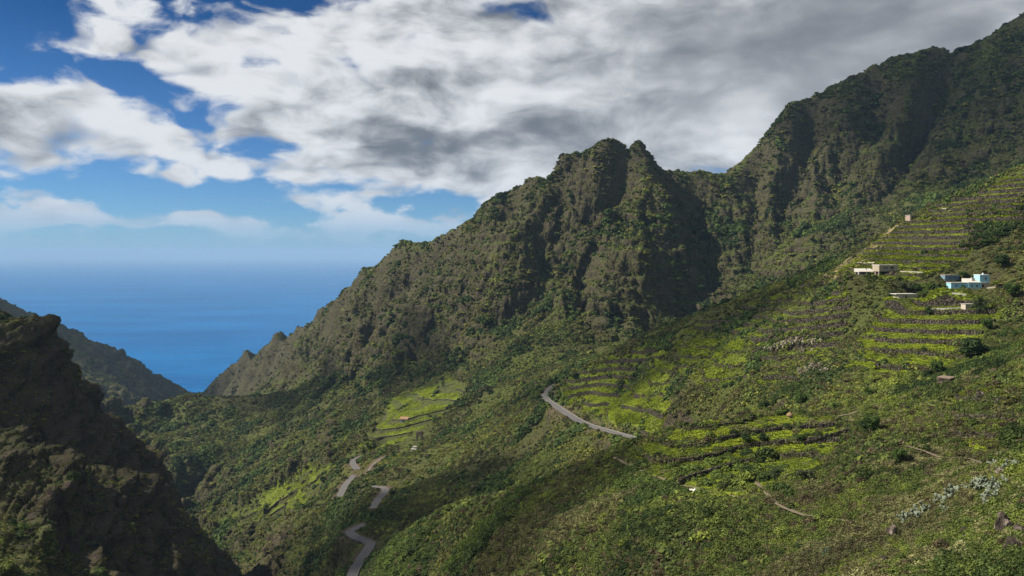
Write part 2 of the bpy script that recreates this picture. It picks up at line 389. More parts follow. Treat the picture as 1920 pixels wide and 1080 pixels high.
# headland on the far left
lines += [[(-500,420,1850),(-200,500,1930),(0,562,2000),(35,580,2015),(68,598,2030),(85,601,2040),(98,604,2050),(106,614,2055),(125,622,2065),(150,636,2080),(180,648,2100),(207,656,2120),(222,664,2130),(236,680,2150),(246,672,2160),(262,682,2175),(276,702,2190),(290,701,2210),(302,715,2240),(318,722,2290),(335,741,2350),(342,752,2420)]]
pts += [(180,722,1640),(270,753,1740),(230,733,1620),(100,700,1550),(0,700,1480),(200,690,1850),(290,735,1950),(0,640,1750),(-300,640,1600)]
for (x, y, z) in [(-1500,2700,-520),(-900,2750,-530),(-300,2600,-520),(300,2500,-500),(-1800,2500,-480),(-2200,2100,-300),(-500,2350,-500),(900,2500,-480),(-100,2000,-420),(300,1700,-300),(700,1600,-150),(1200,1700,-150),(-300,1800,-440),
                  (0,1400,-200),(400,1300,-40),(800,1300,90),(1300,1300,200),(-1400,3000,-540),(0,3000,-540),(1400,3000,-540),(1700,1000,350),(-1500,1000,100),(-1200,600,180),(-900,300,60),(-600,150,-20),(900,500,150),(600,250,110),(1500,600,280),(400,100,60)]:
    pts.append(('xyz', x, y, z))

# far side of the skylines: the land falls away behind them
for crest in (main_crest, lines[-1]):
    for i, (u, v, Y) in enumerate(crest):
        x, y, z = P(u, v, Y)
        k = 1.0 + 0.35 * math.sin(i * 2.3)
        pts.append(('xyz', x * (1 + 14 / Y), Y + 14, z - 9 * k))
        if i % 2 == 0: pts.append(('xyz', x * (1 + 55 / Y), Y + 55, max(z - 48 * k, SEA - 15)))
ctrl = []
def resample(l3, step_frac):
    out = [l3[0]]
    for a, b in zip(l3[:-1], l3[1:]):
        a = np.array(a); b = np.array(b)
        L = np.linalg.norm(b[:2] - a[:2]); n = max(1, int(L / (step_frac * 0.5 * (a[1] + b[1]))))
        for k in range(1, n + 1): out.append(tuple(a + (b - a) * k / n))
    return out
for l in lines: ctrl += resample([P(*p) for p in l], 0.022)
ctrl += resample(stream_xyz, 0.05)
for p in pts: ctrl.append(p[1:] if p[0] == 'xyz' else P(*p))
ctrl = np.array(ctrl, float)
# drop near duplicates
keep = []
for i, c in enumerate(ctrl):
    if keep:
        d = np.hypot(ctrl[keep, 0] - c[0], ctrl[keep, 1] - c[1])
        if d.min() < 0.0028 * c[1] + 0.3: continue
    keep.append(i)
ctrl = ctrl[keep]
def solve_land(c):
    n = len(c)
    r = np.sqrt((c[:, None, 0] - c[None, :, 0])**2 + (c[:, None, 1] - c[None, :, 1])**2 + 1.0)
    A = np.zeros((n + 3, n + 3)); A[:n, :n] = r
    A[:n, n] = 1; A[:n, n+1] = c[:, 0]; A[:n, n+2] = c[:, 1]; A[n:, :n] = A[:n, n:].T
    b = np.zeros(n + 3); b[:n] = c[:, 2]
    return np.linalg.solve(A, b)
wts = solve_land(ctrl)
def land(x, y):
    out = np.empty(x.shape, np.float32); xf = x.ravel().astype(np.float32); yf = y.ravel().astype(np.float32); of = out.ravel()
    cx = ctrl[:, 0].astype(np.float32); cyy = ctrl[:, 1].astype(np.float32); w = wts[:-3].astype(np.float32)
    for s in range(0, xf.size, 4096):
        r = xf[s:s+4096, None] - cx[None]; r *= r
        q = yf[s:s+4096, None] - cyy[None]; q *= q
        r += q; r += 1.0; np.sqrt(r, out=r)
        of[s:s+4096] = r @ w + np.float32(wts[-3]) + np.float32(wts[-2]) * xf[s:s+4096] + np.float32(wts[-1]) * yf[s:s+4096]
    return of.reshape(x.shape).astype(np.float64)

# ------------------------------------------------------------------ the land as a grid fanning out down the valley
inner = np.linspace(-37.5, 37.5, NCOL)
az = np.concatenate([np.linspace(-62, -38.2, 34), inner, np.linspace(38.2, 62, 34)])
def span(a, b, s0, s1):
    r = [a]
    while r[-1] < b:
        t = (r[-1] - a) / (b - a); r.append(r[-1] + (s0 + (s1 - s0) * t))
    return r[:-1]
rad = np.array(span(14, 60, .5*RS, .45*RS) + span(60, 330, .5*RS, 1.1*RS) + span(330, 700, 1.2*RS, 1.9*RS) + span(700, 860, 1.9*RS, 1.5*RS) + span(860, 1080, 1.35*RS, 1.5*RS) + span(1080, 1250, 2.0*RS, 2.6*RS) + span(1250, 2700, 3.5*RS, 9*RS))
AZ, RAD = np.meshgrid(np.radians(az), rad)          # rows = distance, columns = bearing
# forward distance grid: x = tan(az) * y keeps straight rows
GX = RAD * np.sin(AZ); GY = RAD * np.cos(AZ)
def line_dist(X, Y, xy):
    d = np.full(X.shape, 1e9, np.float32)
    for (x0, y0), (x1, y1) in zip(xy[:-1], xy[1:]):
        ex, ey = x1 - x0, y1 - y0
        t = np.clip(((X - x0) * ex + (Y - y0) * ey) / (ex * ex + ey * ey + 1e-9), 0, 1)
        d = np.minimum(d, np.hypot(X - x0 - t * ex, Y - y0 - t * ey))
    return d
GX = GX.astype(np.float32); GY = GY.astype(np.float32)
def half(n, s=2):
    k = np.arange(0, n, s); return k if k[-1] == n - 1 else np.append(k, n - 1)
def upsample(Zs, kr, kc, shape):
    rows = np.arange(shape[0]); cols = np.arange(shape[1])
    i = np.clip(np.searchsorted(kr, rows, 'right') - 1, 0, len(kr) - 2); t = ((rows - kr[i]) / (kr[i+1] - kr[i]))[:, None]
    Zr = Zs[i] * (1 - t) + Zs[i + 1] * t
    j = np.clip(np.searchsorted(kc, cols, 'right') - 1, 0, len(kc) - 2); q = ((cols - kc[j]) / (kc[j+1] - kc[j]))[None]
    return Zr[:, j] * (1 - q) + Zr[:, j + 1] * q
k4r, k4c = half(GX.shape[0], 4), half(GX.shape[1], 4)
crest_d = upsample(line_dist(GX[np.ix_(k4r, k4c)], GY[np.ix_(k4r, k4c)], [P(*p)[:2] for p in main_crest] ), k4r, k4c, GX.shape)
crest_free = sstep(4, 70, crest_d)            # 0 on the skyline, 1 well below it
headland_d = upsample(line_dist(GX[np.ix_(k4r, k4c)], GY[np.ix_(k4r, k4c)], [P(*p)[:2] for p in lines[-1]]), k4r, k4c, GX.shape)
crest_free = np.minimum(crest_free, 0.35 + 0.65 * sstep(4, 40, headland_d))
wamp = RAD * (0.004 + 0.006 * crest_free); wbig = 26 * crest_free * sstep(560, 760, GY)
wx = GX + wamp * fbm(GX / 60, GY / 60, 3, 31) + wbig * fbm(GX / 150, GY / 150, 2, 131)
wy = GY + wamp * fbm(GX / 60, GY / 60, 3, 57) + wbig * fbm(GX / 150, GY / 150, 2, 157)
kr, kc = half(GX.shape[0]), half(GX.shape[1])
Hs = land(wx[np.ix_(kr, kc)], wy[np.ix_(kr, kc)])
H = upsample(Hs, kr, kc, GX.shape)

def grad(Z):
    """slope of the land along x and y"""
    dR = np.gradient(Z, axis=0) / np.gradient(RAD, axis=0)
    dA = np.gradient(Z, axis=1) / (np.gradient(AZ, axis=1) * RAD)
    gx = dR * np.sin(AZ) + dA * np.cos(AZ); gy = dR * np.cos(AZ) - dA * np.sin(AZ)
    return gx, gy
U = 960 + F * GX / np.maximum(GY, 1e-3)
def vrow(Z): return HORIZON - F * Z / np.maximum(GY, 1e-3)
gx, gy = grad(H)
def blur(Z, n):
    for _ in range(n):
        Z = (Z + np.roll(Z, 1, 0) + np.roll(Z, -1, 0)) / 3; Z = (Z + np.roll(Z, 1, 1) + np.roll(Z, -1, 1)) / 3
    return Z
gxs, gys = blur(gx, 6), blur(gy, 6)
steep = np.hypot(gxs, gys)
TX = GX / np.maximum(GY, 1)
far_face = sstep(520, 760, GY)                                                       # the big mountain side
left_wall = sstep(-0.24, -0.34, TX) * sstep(180, 300, GY) * (1 - sstep(620, 720, GY))
rough = np.clip(0.10 + 0.90 * far_face + 0.75 * left_wall, 0, 1)
onsteep = np.clip(sstep(0.30, 0.95, steep), .12, 1)
free = 0.12 + 0.88 * crest_free
ixh = np.ix_(kr, kc)
nx, ny = gys / (steep + 1e-3), -gxs / (steep + 1e-3)
ero = np.zeros_like(H)
a_, w_ = 8.0, 78.0
for k in range(4):
    if k < 2:
        e = upsample(erosion(GX[ixh] / w_, GY[ixh] / w_, nx[ixh], ny[ixh], 3 + k * 13), kr, kc, GX.shape)
    else:
        e = erosion(GX / w_, GY / w_, nx, ny, 3 + k * 13)
    e = 0.35 * e + 0.65 * (1 - 2 * np.abs(e))            # knife-edged spurs between rounded gullies
    ero += a_ * e; a_ *= 0.55; w_ *= 0.52
H1 = H + (ero - 2.0) * rough * onsteep * free
# crags
qx = GX + 14 * fbm(GX / 50, GY / 50, 2, 201); qy = GY + 14 * fbm(GX / 50, GY / 50, 2, 301)
patch = sstep(-0.25, 0.35, fbm(GX / 130, GY / 130, 3, 401))
H1 = H1 + (ridged(qx / 64, qy / 64, 2, 77) - 0.2) * 8.0 * rough * np.clip(onsteep * (.5 + .8 * patch), .1, 1.3) * free
crag_fine = ridged(qx / 24, qy / 24, 4, 177, 0.55) - 0.3
H1 = H1 + crag_fine * 5.5 * rough * np.clip(onsteep * (.35 + .9 * patch), .12, 1.2) * (0.75 + 0.25 * crest_free)
seaward = sstep(1200, 1500, GY)
H1 = H1 + seaward * (ridged(qx / 75, qy / 75, 4, 191, .55) - .35) * 16.0 * (0.35 + 0.65 * crest_free) * sstep(-470, -430, H1)
bump = fbm(GX / 16, GY / 16, 3, 5) * (0.7 + 1.0 * rough) + fbm(GX / 5, GY / 5, 3, 9) * (0.30 + 1.0 * rough)
H1 = H1 + bump * (0.5 + 0.5 * free)
# lava beds: ledges that follow the height on steep rock
lay = (H1 + 9 * fbm(GX / 110, GY / 110, 3, 41) + 0.05 * GX) / 15.0
led = lay - np.floor(lay); led = np.floor(lay) + sstep(0.2, 0.8, led)
H1 = H1 + (led - lay) * 15.0 * 0.42 * rough * sstep(0.45, 0.9, steep) * (0.4 + 0.6 * patch) * free

# rock relief that stands out sideways from the steep faces (buttresses, ledges, chimneys)
gx1, gy1 = grad(blur(H1, 1))
sl1 = np.hypot(gx1, gy1)
nX, nY, nZ = -gx1 / np.sqrt(1 + sl1**2), -gy1 / np.sqrt(1 + sl1**2), 1 / np.sqrt(1 + sl1**2)
along = GX * 0.9 + GY * 0.45 - 0.32 * H1
fx_ = along + 7 * fbm(along / 30, H1 / 30, 2, 611); fz_ = H1 + 5 * fbm(along / 22, H1 / 22, 2, 619)
relief = (ridged(fx_ / 31, fz_ / 44, 5, 621, 0.62) - 0.25) * 7.5 + (ridged(fx_ / 46, fz_ / 12, 2, 631) - 0.2) * 1.6
rmask = rough * sstep(0.55, 1.15, sl1) * (0.45 + 0.75 * patch) * (0.25 + 0.75 * sstep(2, 45, crest_d))
relief = relief * rmask
relief = relief + left_wall * ((ridged(fx_ / 30, fz_ / 46, 5, 641, 0.66) - 0.25) * 5.5 + (ridged(fx_ / 60, fz_ / 9, 3, 651) - .2) * 2.0) * sstep(0.2, 0.6, sl1)
bmask = np.clip(rmask * 1.3 + left_wall * sstep(0.2, 0.6, sl1), 0, 1)
bx_, bz_ = fx_ + 4 * fbm(along / 9, H1 / 9, 2, 661), fz_ + 4 * fbm(along / 9, H1 / 9, 2, 667)
relief = relief + (bmask * (1 + .5 * left_wall)) * (blocks(bx_ / 14, bz_ / 20, 71) * 4.2 + blocks(bx_ / 6, bz_ / 8, 73) * 2.6)
VX = GX + nX * relief; VY = GY + nY * relief; VZ = H1 + nZ * relief
rock_raw = relief

# ------------------------------------------------------------------ terraced fields cut into the slopes
V0 = vrow(H1)
terraces = {   # name: (outline in the photograph, nearest Y, farthest Y, step in metres)
 'upper': ([(1548,514),(1600,480),(1652,442),(1702,408),(1780,374),(1852,347),(1960,308),(1960,415),(1850,425),(1822,462),(1800,492),(1772,512),(1690,530),(1600,528)], 265, 395, 2.6),
 'house': ([(1700,540),(1775,546),(1850,556),(1872,600),(1835,640),(1800,690),(1690,706),(1585,690),(1612,640),(1640,600),(1660,556)], 195, 305, 2.5),
 'middle': ([(1266,640),(1330,628),(1396,636),(1402,716),(1320,728),(1272,716)], 250, 420, 3.1),
 'roadside': ([(1062,702),(1150,666),(1240,640),(1262,700),(1258,760),(1240,806),(1120,780),(1048,746)], 320, 520, 3.4),
 'spur': ([(1168,846),(1230,822),(1330,788),(1400,776),(1490,776),(1560,786),(1588,832),(1530,880),(1480,905),(1400,938),(1300,930),(1230,905)], 128, 232, 1.75),
 'slope': ([(1240,640),(1300,606),(1400,566),(1480,540),(1560,520),(1600,560),(1600,610),(1570,690),(1500,720),(1410,724),(1404,640),(1330,624)], 225, 430, 2.9),
 'bank': ([(1640,770),(1700,745),(1780,740),(1880,720),(1920,760),(1880,850),(1760,840),(1680,825),(1620,830)], 110, 190, 1.7),
 'far': ([(664,842),(700,796),(732,742),(796,724),(860,706),(880,724),(852,766),(808,796),(752,828),(700,846)], 600, 900, 3.7),
 'valley': ([(560,862),(640,862),(606,930),(540,960),(440,985),(430,960),(500,905)], 600, 860, 4.4),
}
terr_mask = np.zeros_like(H1); terr_of = np.zeros(H1.shape, np.int8); terr_phase = np.zeros_like(H1)
terr_info = {}
HT = H1.copy()
for ti, (tname, (poly, y0, y1, stp)) in enumerate(terraces.items(), 1):
    pu = [p[0] for p in poly]; pv = [p[1] for p in poly]
    box = (U > min(pu) - 40) & (U < max(pu) + 40) & (V0 > min(pv) - 40) & (V0 < max(pv) + 40) & (GY > y0) & (GY < y1)
    uu, vv = U[box] + 14 * gnoise(GX[box] / 9, GY[box] / 9, 3), V0[box] + 8 * gnoise(GX[box] / 9, GY[box] / 9, 4)
    d = poly_dist(uu, vv, poly)
    m = sstep(-4, 8, d)
    x_, y_ = GX[box], GY[box]
    base = H[box] * 0.75 + H1[box] * 0.25 + stp * 0.55 * fbm(x_ / (stp * 16), y_ / (stp * 16), 2, 500 + ti) + 0.02 * x_
    # fields run nearly level along the slope; follow the lie of the spur a little
    inn = d > 0; A_ = np.stack([np.ones(inn.sum()), V0[box][inn], U[box][inn]], 1)
    cf = np.linalg.lstsq(A_, H[box][inn], rcond=None)[0][2] * 0.8
    tilt = cf * (U[box] - np.mean(pu)); base = base - 0.02 * x_ - tilt
    ph = base / stp; fl = np.floor(ph); fr = ph - fl
    riser = sstep(0.86, 0.985, fr) if tname not in ('far', 'valley') else sstep(0.62, 0.98, fr)
    share = {'upper': 0.24, 'spur': 0.5, 'far': 0.8, 'valley': 0.8}.get(tname, 0.5)
    hz = stp * (fl + riser * share + fr * (1 - share)) + tilt
    keep_ = 0.55 + 0.45 * sstep(-0.55, -0.25, fbm(x_ / (stp * 9), y_ / (stp * 9), 2, 520 + ti))       # stretches fallen in and overgrown
    m2 = m * keep_
    HT[box] = H1[box] * (1 - m2) + (hz + H1[box] * 0 + 0.12 * gnoise(x_ / 2, y_ / 2, 7)) * m2
    terr_mask[box] = np.maximum(terr_mask[box], m2)
    of = terr_of[box]; of[m > 0.5] = ti; terr_of[box] = of
    tp = terr_phase[box]; tp[m > 0.5] = ph[m > 0.5]; terr_phase[box] = tp
    terr_info[tname] = (ti, stp)

# ------------------------------------------------------------------ roads and paths benched into the slope
def smooth_path(p, n=6):
    p = [np.array(q, float) for q in p]; out = []
    for i in range(len(p) - 1):
        a, b, c, d = p[max(i - 1, 0)], p[i], p[i + 1], p[min(i + 2, len(p) - 1)]
        for k in range(n):
            t = k / n
            out.append(0.5 * (2 * b + (c - a) * t + (2 * a - 5 * b + 4 * c - d) * t * t + (3 * b - a - 3 * c + d) * t**3))
    out.append(p[-1]); return np.array(out)
lower_road = smooth_path([P(*p) for p in [(645,1150,328),(658,1085,352),(672,1055,368),(692,1026,388),(690,1018,395),(664,1007,408),(656,997,424),(686,983,436)]])
hairpin_road = smooth_path([P(*p) for p in [(700,954,459),(708,938,474),(722,921,494),(716,914,508),(678,912,535)]])
bend_road = smooth_path([P(*p) for p in [(636,932,558),(648,909,585),(664,891,600)]])
far_road = smooth_path([P(*p) for p in [(669,881,613),(661,866,636),(682,855,658),(705,853,668)]])
upper_road = smooth_path([P(*p) for p in [(1420,880,240),(1330,856,268),(1200,826,330),(1150,812,365),(1100,797,400),(1070,781,430),(1043,763,462),(1022,747,492),(1030,731,516),(1060,707,555)]])
track = smooth_path([P(*p) for p in [(686,896,590),(690,884,600),(703,868,612),(720,858,622),(745,848,632)]])
PX, PY, PZ = GX, GY, None
def bench(path, half_w, feather, Z):
    xs, ys = path[:, 0], path[:, 1]
    box = (GX > xs.min() - 25) & (GX < xs.max() + 25) & (GY > ys.min() - 25) & (GY < ys.max() + 25)
    x_, y_ = GX[box], GY[box]
    best = np.full(x_.shape, 1e9); zz = np.zeros(x_.shape)
    for a, b in zip(path[:-1], path[1:]):
        ex, ey = b[0] - a[0], b[1] - a[1]; t = np.clip(((x_ - a[0]) * ex + (y_ - a[1]) * ey) / (ex * ex + ey * ey + 1e-9), 0, 1)
        d = np.hypot(x_ - a[0] - t * ex, y_ - a[1] - t * ey); k = d < best
        best[k] = d[k]; zz[k] = (a[2] + (b[2] - a[2]) * t)[k]
    w = 1 - sstep(half_w, half_w + feather, best)
    zb = Z[box]; Z[box] = zb * (1 - w) + zz * w
    return box, best
road_near = np.full(H1.shape, 1e9)
for pth, hw, fe in ((lower_road, 4.4, 7), (hairpin_road, 4.4, 7), (bend_road, 4.4, 7), (far_road, 4.4, 7), (upper_road, 4.2, 6), (track, 2.5, 4)):
    b_, d_ = bench(pth, hw, fe, HT); road_near[b_] = np.minimum(road_near[b_], d_)

# levelled ground under the farm buildings
PADS = []
for (u, v, Y, r_) in ((1800, 542, 266, 6.5), (1836, 542, 266, 6.0), (1664, 513, 307, 6.5), (1626, 517, 301, 5.0), (1702, 561, 276, 5.5)):
    x0_, y0_, z0_ = P(u, v, Y); PADS.append((x0_, y0_ + 2.5, z0_, r_)); dd = np.hypot(GX - x0_, GY - y0_ - 2.5); w_ = 1 - sstep(r_, r_ + 4.5, dd); HT = HT * (1 - w_) + z0_ * w_
# final vertex positions
soft = (1 - terr_mask) * sstep(6, 14, road_near)
VX = (GX + nX * relief * soft).astype(np.float32); VY = (GY + nY * relief * soft).astype(np.float32); VZ = (HT + nZ * relief * soft).astype(np.float32)
UU = 960 + F * VX / np.maximum(VY, 1); VV = HORIZON - F * VZ / np.maximum(VY, 1)
run = np.minimum.accumulate(np.where(GY > 15, VV, 5000), axis=0)
seen_gap = VV - np.vstack([np.full((1, VV.shape[1]), 5000), run[:-1]])     # <= 0 where in view, > 0 by how many px it is hidden
fgx, fgy = grad(HT)
slope = np.hypot(fgx, fgy)

def hit(u, v):
    """the ground point seen at photograph pixel (u, v)"""
    a = math.degrees(math.atan((u - 960) / F))
    j = int(np.argmin(np.abs(az - a)))
    col = VV[:, j]
    k = int(np.argmax(col <= v))
    k = max(k, 1); c0, c1 = col[k - 1], col[k]
    t = float(np.clip((c0 - v) / (c0 - c1 + 1e-6), 0, 1))
    p = np.array([VX[k-1, j], VY[k-1, j], VZ[k-1, j]]) * (1 - t) + np.array([VX[k, j], VY[k, j], VZ[k, j]]) * t
    p[0] = (u - 960) / F * p[1]
    return p
def ground(x, y):
    r = math.hypot(x, y); a = math.degrees(math.atan2(x, y))
    i = int(np.clip(np.searchsorted(rad, r) - 1, 0, len(rad) - 2)); j = int(np.clip(np.searchsorted(az, a) - 1, 0, len(az) - 2))
    t = (r - rad[i]) / (rad[i+1] - rad[i]); q = (a - az[j]) / (az[j+1] - az[j])
    return float((HT[i, j] * (1 - q) + HT[i, j+1] * q) * (1 - t) + (HT[i+1, j] * (1 - q) + HT[i+1, j+1] * q) * t)

# ------------------------------------------------------------------ what grows where
rockn = fbm(GX / 26, GY / 26, 4, 811); rockn2 = fbm(GX / 7, GY / 7, 3, 821)
rocky = sstep(1.0, 1.95, slope * (0.55 + 0.45 * np.clip(rough * 1.2, 0, 1)) + 0.45 * rockn + 0.3 * rockn2)
rocky = np.maximum(rocky, sstep(0.5, 3.0, relief) * 0.6 * sstep(-0.2, .3, rockn))
rocky = np.maximum(rocky, 0.95 * left_wall * sstep(-0.25, 0.25, rockn + 0.4 * (slope - 0.6)))
rocky = np.maximum(rocky, sstep(1300, 1600, GY) * sstep(-.35, 0.1, rockn + .3 * slope - .1) * 0.85)
rocky = rocky * (1 - 0.9 * terr_mask) 
lush = np.clip(0.45 + 0.9 * fbm(GX / 70, GY / 70, 4, 831) + 0.35 * fbm(GX / 12, GY / 12, 2, 835), 0, 1)
tfr = terr_phase - np.floor(terr_phase)
flat = sstep(.3, .7, terr_mask) * (1 - np.where(terr_of >= 8, sstep(0.58, 0.68, tfr), sstep(0.80, 0.90, tfr)))
# each field has its own crop: bright young green, plain grass or fallow
lev = np.floor(terr_phase); fieldcell = np.floor((GX + 7 * lev) / np.where(terr_of >= 8, 26.0, 15.0))
rk = _RND[lattice((lev * 7 + terr_of * 31).astype(np.int32), fieldcell.astype(np.int32), 3)]
old = (terr_of == 6) | (terr_of == 7)
crop = flat * np.where(terr_of == 9, .62, np.where(old, np.where(rk > .75, .6, .25), 1.0)) * np.where(rk > 0.55, 1.0, np.where(rk > 0.12, 0.65, 0.3))
earth = sstep(0.25, 0.6, fbm(GX / 18, GY / 18, 4, 841)) * (1 - terr_mask)
dirt = np.maximum(np.maximum(earth * 0.5, left_wall * (.42 + .4 * fbm(GX / 20, GY / 20, 3, 845))), (1 - sstep(4.5, 9, road_near)) * 0.9)
# trodden pale ground on the nose of the farm hill
nose = [(1540,520),(1570,506),(1610,476),(1655,442),(1690,416),(1715,410),(1700,432),(1650,470),(1600,506),(1570,522)]
nb = (UU > 1500) & (UU < 1760) & (VV > 380) & (VV < 550) & (GY > 280) & (GY < 400)
dn = poly_dist(UU[nb] + 6 * gnoise(GX[nb] / 5, GY[nb] / 5, 2), VV[nb] + 6 * gnoise(GX[nb] / 5, GY[nb] / 5, 6), nose)
pale = np.zeros_like(H1); pale[nb] = sstep(-5, 3, dn) * sstep(-0.6, 0.05, fbm(GX[nb] / 6, GY[nb] / 6, 3, 861))
bare = sstep(0.0, 0.35, fbm(GX / 55, GY / 55, 3, 871) + 0.25 * fbm(along / 20, H1 / 35, 3, 873))      # clean rock with nothing growing on it
rocky = np.clip(rocky + 0.35 * bare * sstep(0.35, 0.8, rocky), 0, 1)
drygrass = sstep(0.05, 0.4, fbm(GX / 40, GY / 40, 4, 881)) * (1 - terr_mask)

# ------------------------------------------------------------------ materials
def new_mat(name):
    m = bpy.data.materials.new(name); m.use_nodes = True
    nt = m.node_tree; b = nt.nodes['Principled BSDF']
    b.inputs['Specular IOR Level'].default_value = 0.15; b.inputs['Roughness'].default_value = 0.9
    return m, nt, b
def attr(nt, name, typ='GEOMETRY'):
    n = nt.nodes.new('ShaderNodeAttribute'); n.attribute_name = name; n.attribute_type = typ; return n
def objpos(nt):
    n = nt.nodes.new('ShaderNodeNewGeometry'); return E(nt, n.outputs['Position'])
def plain(name, col, rough=0.85, var=0.25, scale=1.5, bump=0.0, metal=0.0, spec=0.2):
    """painted / mineral surface with uneven colour, stains and grain"""
    m, nt, b = new_mat(name)
    tc = nt.nodes.new('ShaderNodeTexCoord'); p = E(nt, tc.outputs['Object'])
    n1 = noise(nt, p, scale, 5, 0.6); n2 = noise(nt, vmath(nt, 'MULTIPLY', p, (3, 3, .5)), scale * 1.6, 3, 0.6)
    k = ((n1 - 0.5) * 1.4 + (n2 - 0.5) * 0.9) * var + 1.0
    c = vmath(nt, 'SCALE', tuple(col)); c.s.node.inputs[3].default_value = 1; nt.links.new(k.s, c.s.node.inputs[3])
    nt.links.new(c.s, b.inputs['Base Color']); b.inputs['Roughness'].default_value = rough; b.inputs['Metallic'].default_value = metal
    b.inputs['Specular IOR Level'].default_value = spec
    if bump:
        bn = nt.nodes.new('ShaderNodeBump'); bn.inputs['Strength'].default_value = 0.6; bn.inputs['Distance'].default_value = bump
        nt.links.new(noise(nt, p, scale * 6, 4, 0.6).s, bn.inputs['Height']); nt.links.new(bn.outputs[0], b.inputs['Normal'])
    return m

def land_material():
    m, nt, b = new_mat('hillside')
    pos = objpos(nt)
    a1 = attr(nt, 'cover'); sp = nt.nodes.new('ShaderNodeSeparateColor'); nt.links.new(a1.outputs['Color'], sp.inputs[0])
    rock, lushv, crop_ = (E(nt, sp.outputs[i]) for i in range(3))
    a2 = attr(nt, 'soil'); sp2 = nt.nodes.new('ShaderNodeSeparateColor'); nt.links.new(a2.outputs['Color'], sp2.inputs[0])
    dirt_, pale_, farv = (E(nt, sp2.outputs[i]) for i in range(3))
    nf = noise(nt, pos, 0.9, 5, 0.62); nm = noise(nt, pos, 0.16, 5, 0.6); nl = noise(nt, pos, 0.035, 3, 0.5)
    strat = noise(nt, vmath(nt, 'MULTIPLY', pos, (0.06, 0.06, 0.55)), 1.0, 4, 0.65)
    green = mixc(nt, (lushv + (nm - 0.5) * 1.2).clamp(), (0.070, 0.062, 0.024), (0.095, 0.125, 0.018))
    green = mixc(nt, farv * (nm.step(0.3, 0.6)), green, (0.112, 0.106, 0.032))
    green = mixc(nt, (nf - 0.5) * 1.6 + 0.35, green, (0.024, 0.032, 0.010))
    rk1 = mixc(nt, strat.step(0.25, 0.75), (0.034, 0.026, 0.020), (0.128, 0.095, 0.068))
    rk1 = mixc(nt, nf.step(0.35, 0.75), rk1, (0.060, 0.049, 0.038))
    rk1 = mixc(nt, nm.step(0.60, 0.76) * 0.5, rk1, (0.125, 0.094, 0.064))
    moss = (noise(nt, pos, 0.3, 4, 0.6).step(0.40, 0.58)) * 0.80
    rk1 = mixc(nt, moss, rk1, (0.072, 0.076, 0.017))
    c = mixc(nt, (rock + (nf - 0.5) * 0.7 + (nm - 0.5) * 0.5).step(0.25, 0.75), green, rk1)
    c = mixc(nt, (dirt_ + (nf - 0.5) * 0.6 - 0.1).clamp(), c, (0.098, 0.068, 0.045))
    cropc = mixc(nt, nm.step(0.35, 0.65), (0.105, 0.135, 0.016), (0.190, 0.225, 0.016))
    cropc = mixc(nt, nf.step(0.45, 0.75) * 0.6, cropc, (0.035, 0.055, 0.010))
    c = mixc(nt, crop_.step(0.15, 0.9), c, cropc)
    c = mixc(nt, pale_, c, (0.235, 0.180, 0.095))
    nt.links.new(c.s, b.inputs['Base Color'])
    bn = nt.nodes.new('ShaderNodeBump'); bn.inputs['Strength'].default_value = 1.0
    bn.inputs['Distance'].default_value = 1.0
    vr = nt.nodes.new('ShaderNodeTexVoronoi'); nt.links.new(vmath(nt, 'MULTIPLY', pos, (1, 1, .7)).s, vr.inputs['Vector']); vr.inputs['Scale'].default_value = 0.34
    hgt = (nf - 0.5) * (rock * 1.6 + 1.0) + (nm - 0.5) * 3.6 * (rock * 0.8 + 0.2) + strat * rock * 1.4 + E(nt, vr.outputs['Distance']) * rock * -1.6
    nt.links.new(hgt.s, bn.inputs['Height']); nt.links.new(bn.outputs[0], b.inputs['Normal'])
    return m
MAT_LAND = land_material()

def sea_material():
    m, nt, b = new_mat('sea_water')
    pos = objpos(nt)
    sw = noise(nt, vmath(nt, 'MULTIPLY', pos, (0.006, 0.017, 0.0)), 1.0, 6, 0.68)
    big = noise(nt, vmath(nt, 'MULTIPLY', pos, (0.0007, 0.0016, 0.0)), 1.0, 4, 0.6)
    c = mixc(nt, big.step(0.3, 0.7), (0.001, 0.080, 0.235), (0.003, 0.120, 0.320))
    nt.links.new(c.s, b.inputs['Base Color'])
    b.inputs['Roughness'].default_value = 0.35; b.inputs['Specular IOR Level'].default_value = 0.04; b.inputs['IOR'].default_value = 1.33
    bn = nt.nodes.new('ShaderNodeBump'); bn.inputs['Strength'].default_value = 0.55; bn.inputs['Distance'].default_value = 30.0
    nt.links.new(sw.s, bn.inputs['Height']); nt.links.new(bn.outputs[0], b.inputs['Normal'])
    return m

def asphalt_material():
    m, nt, b = new_mat('asphalt')
    pos = objpos(nt); n1 = noise(nt, pos, 0.5, 5, 0.6); n2 = noise(nt, pos, 4.0, 3, 0.6)
    c = mixc(nt, n1.step(0.3, 0.7), (0.105, 0.098, 0.090), (0.140, 0.130, 0.120)); c = mixc(nt, n2.step(.5, .8) * .5, c, (.09, .088, .085))
    nt.links.new(c.s, b.inputs['Base Color']); b.inputs['Roughness'].default_value = 0.8
    return m

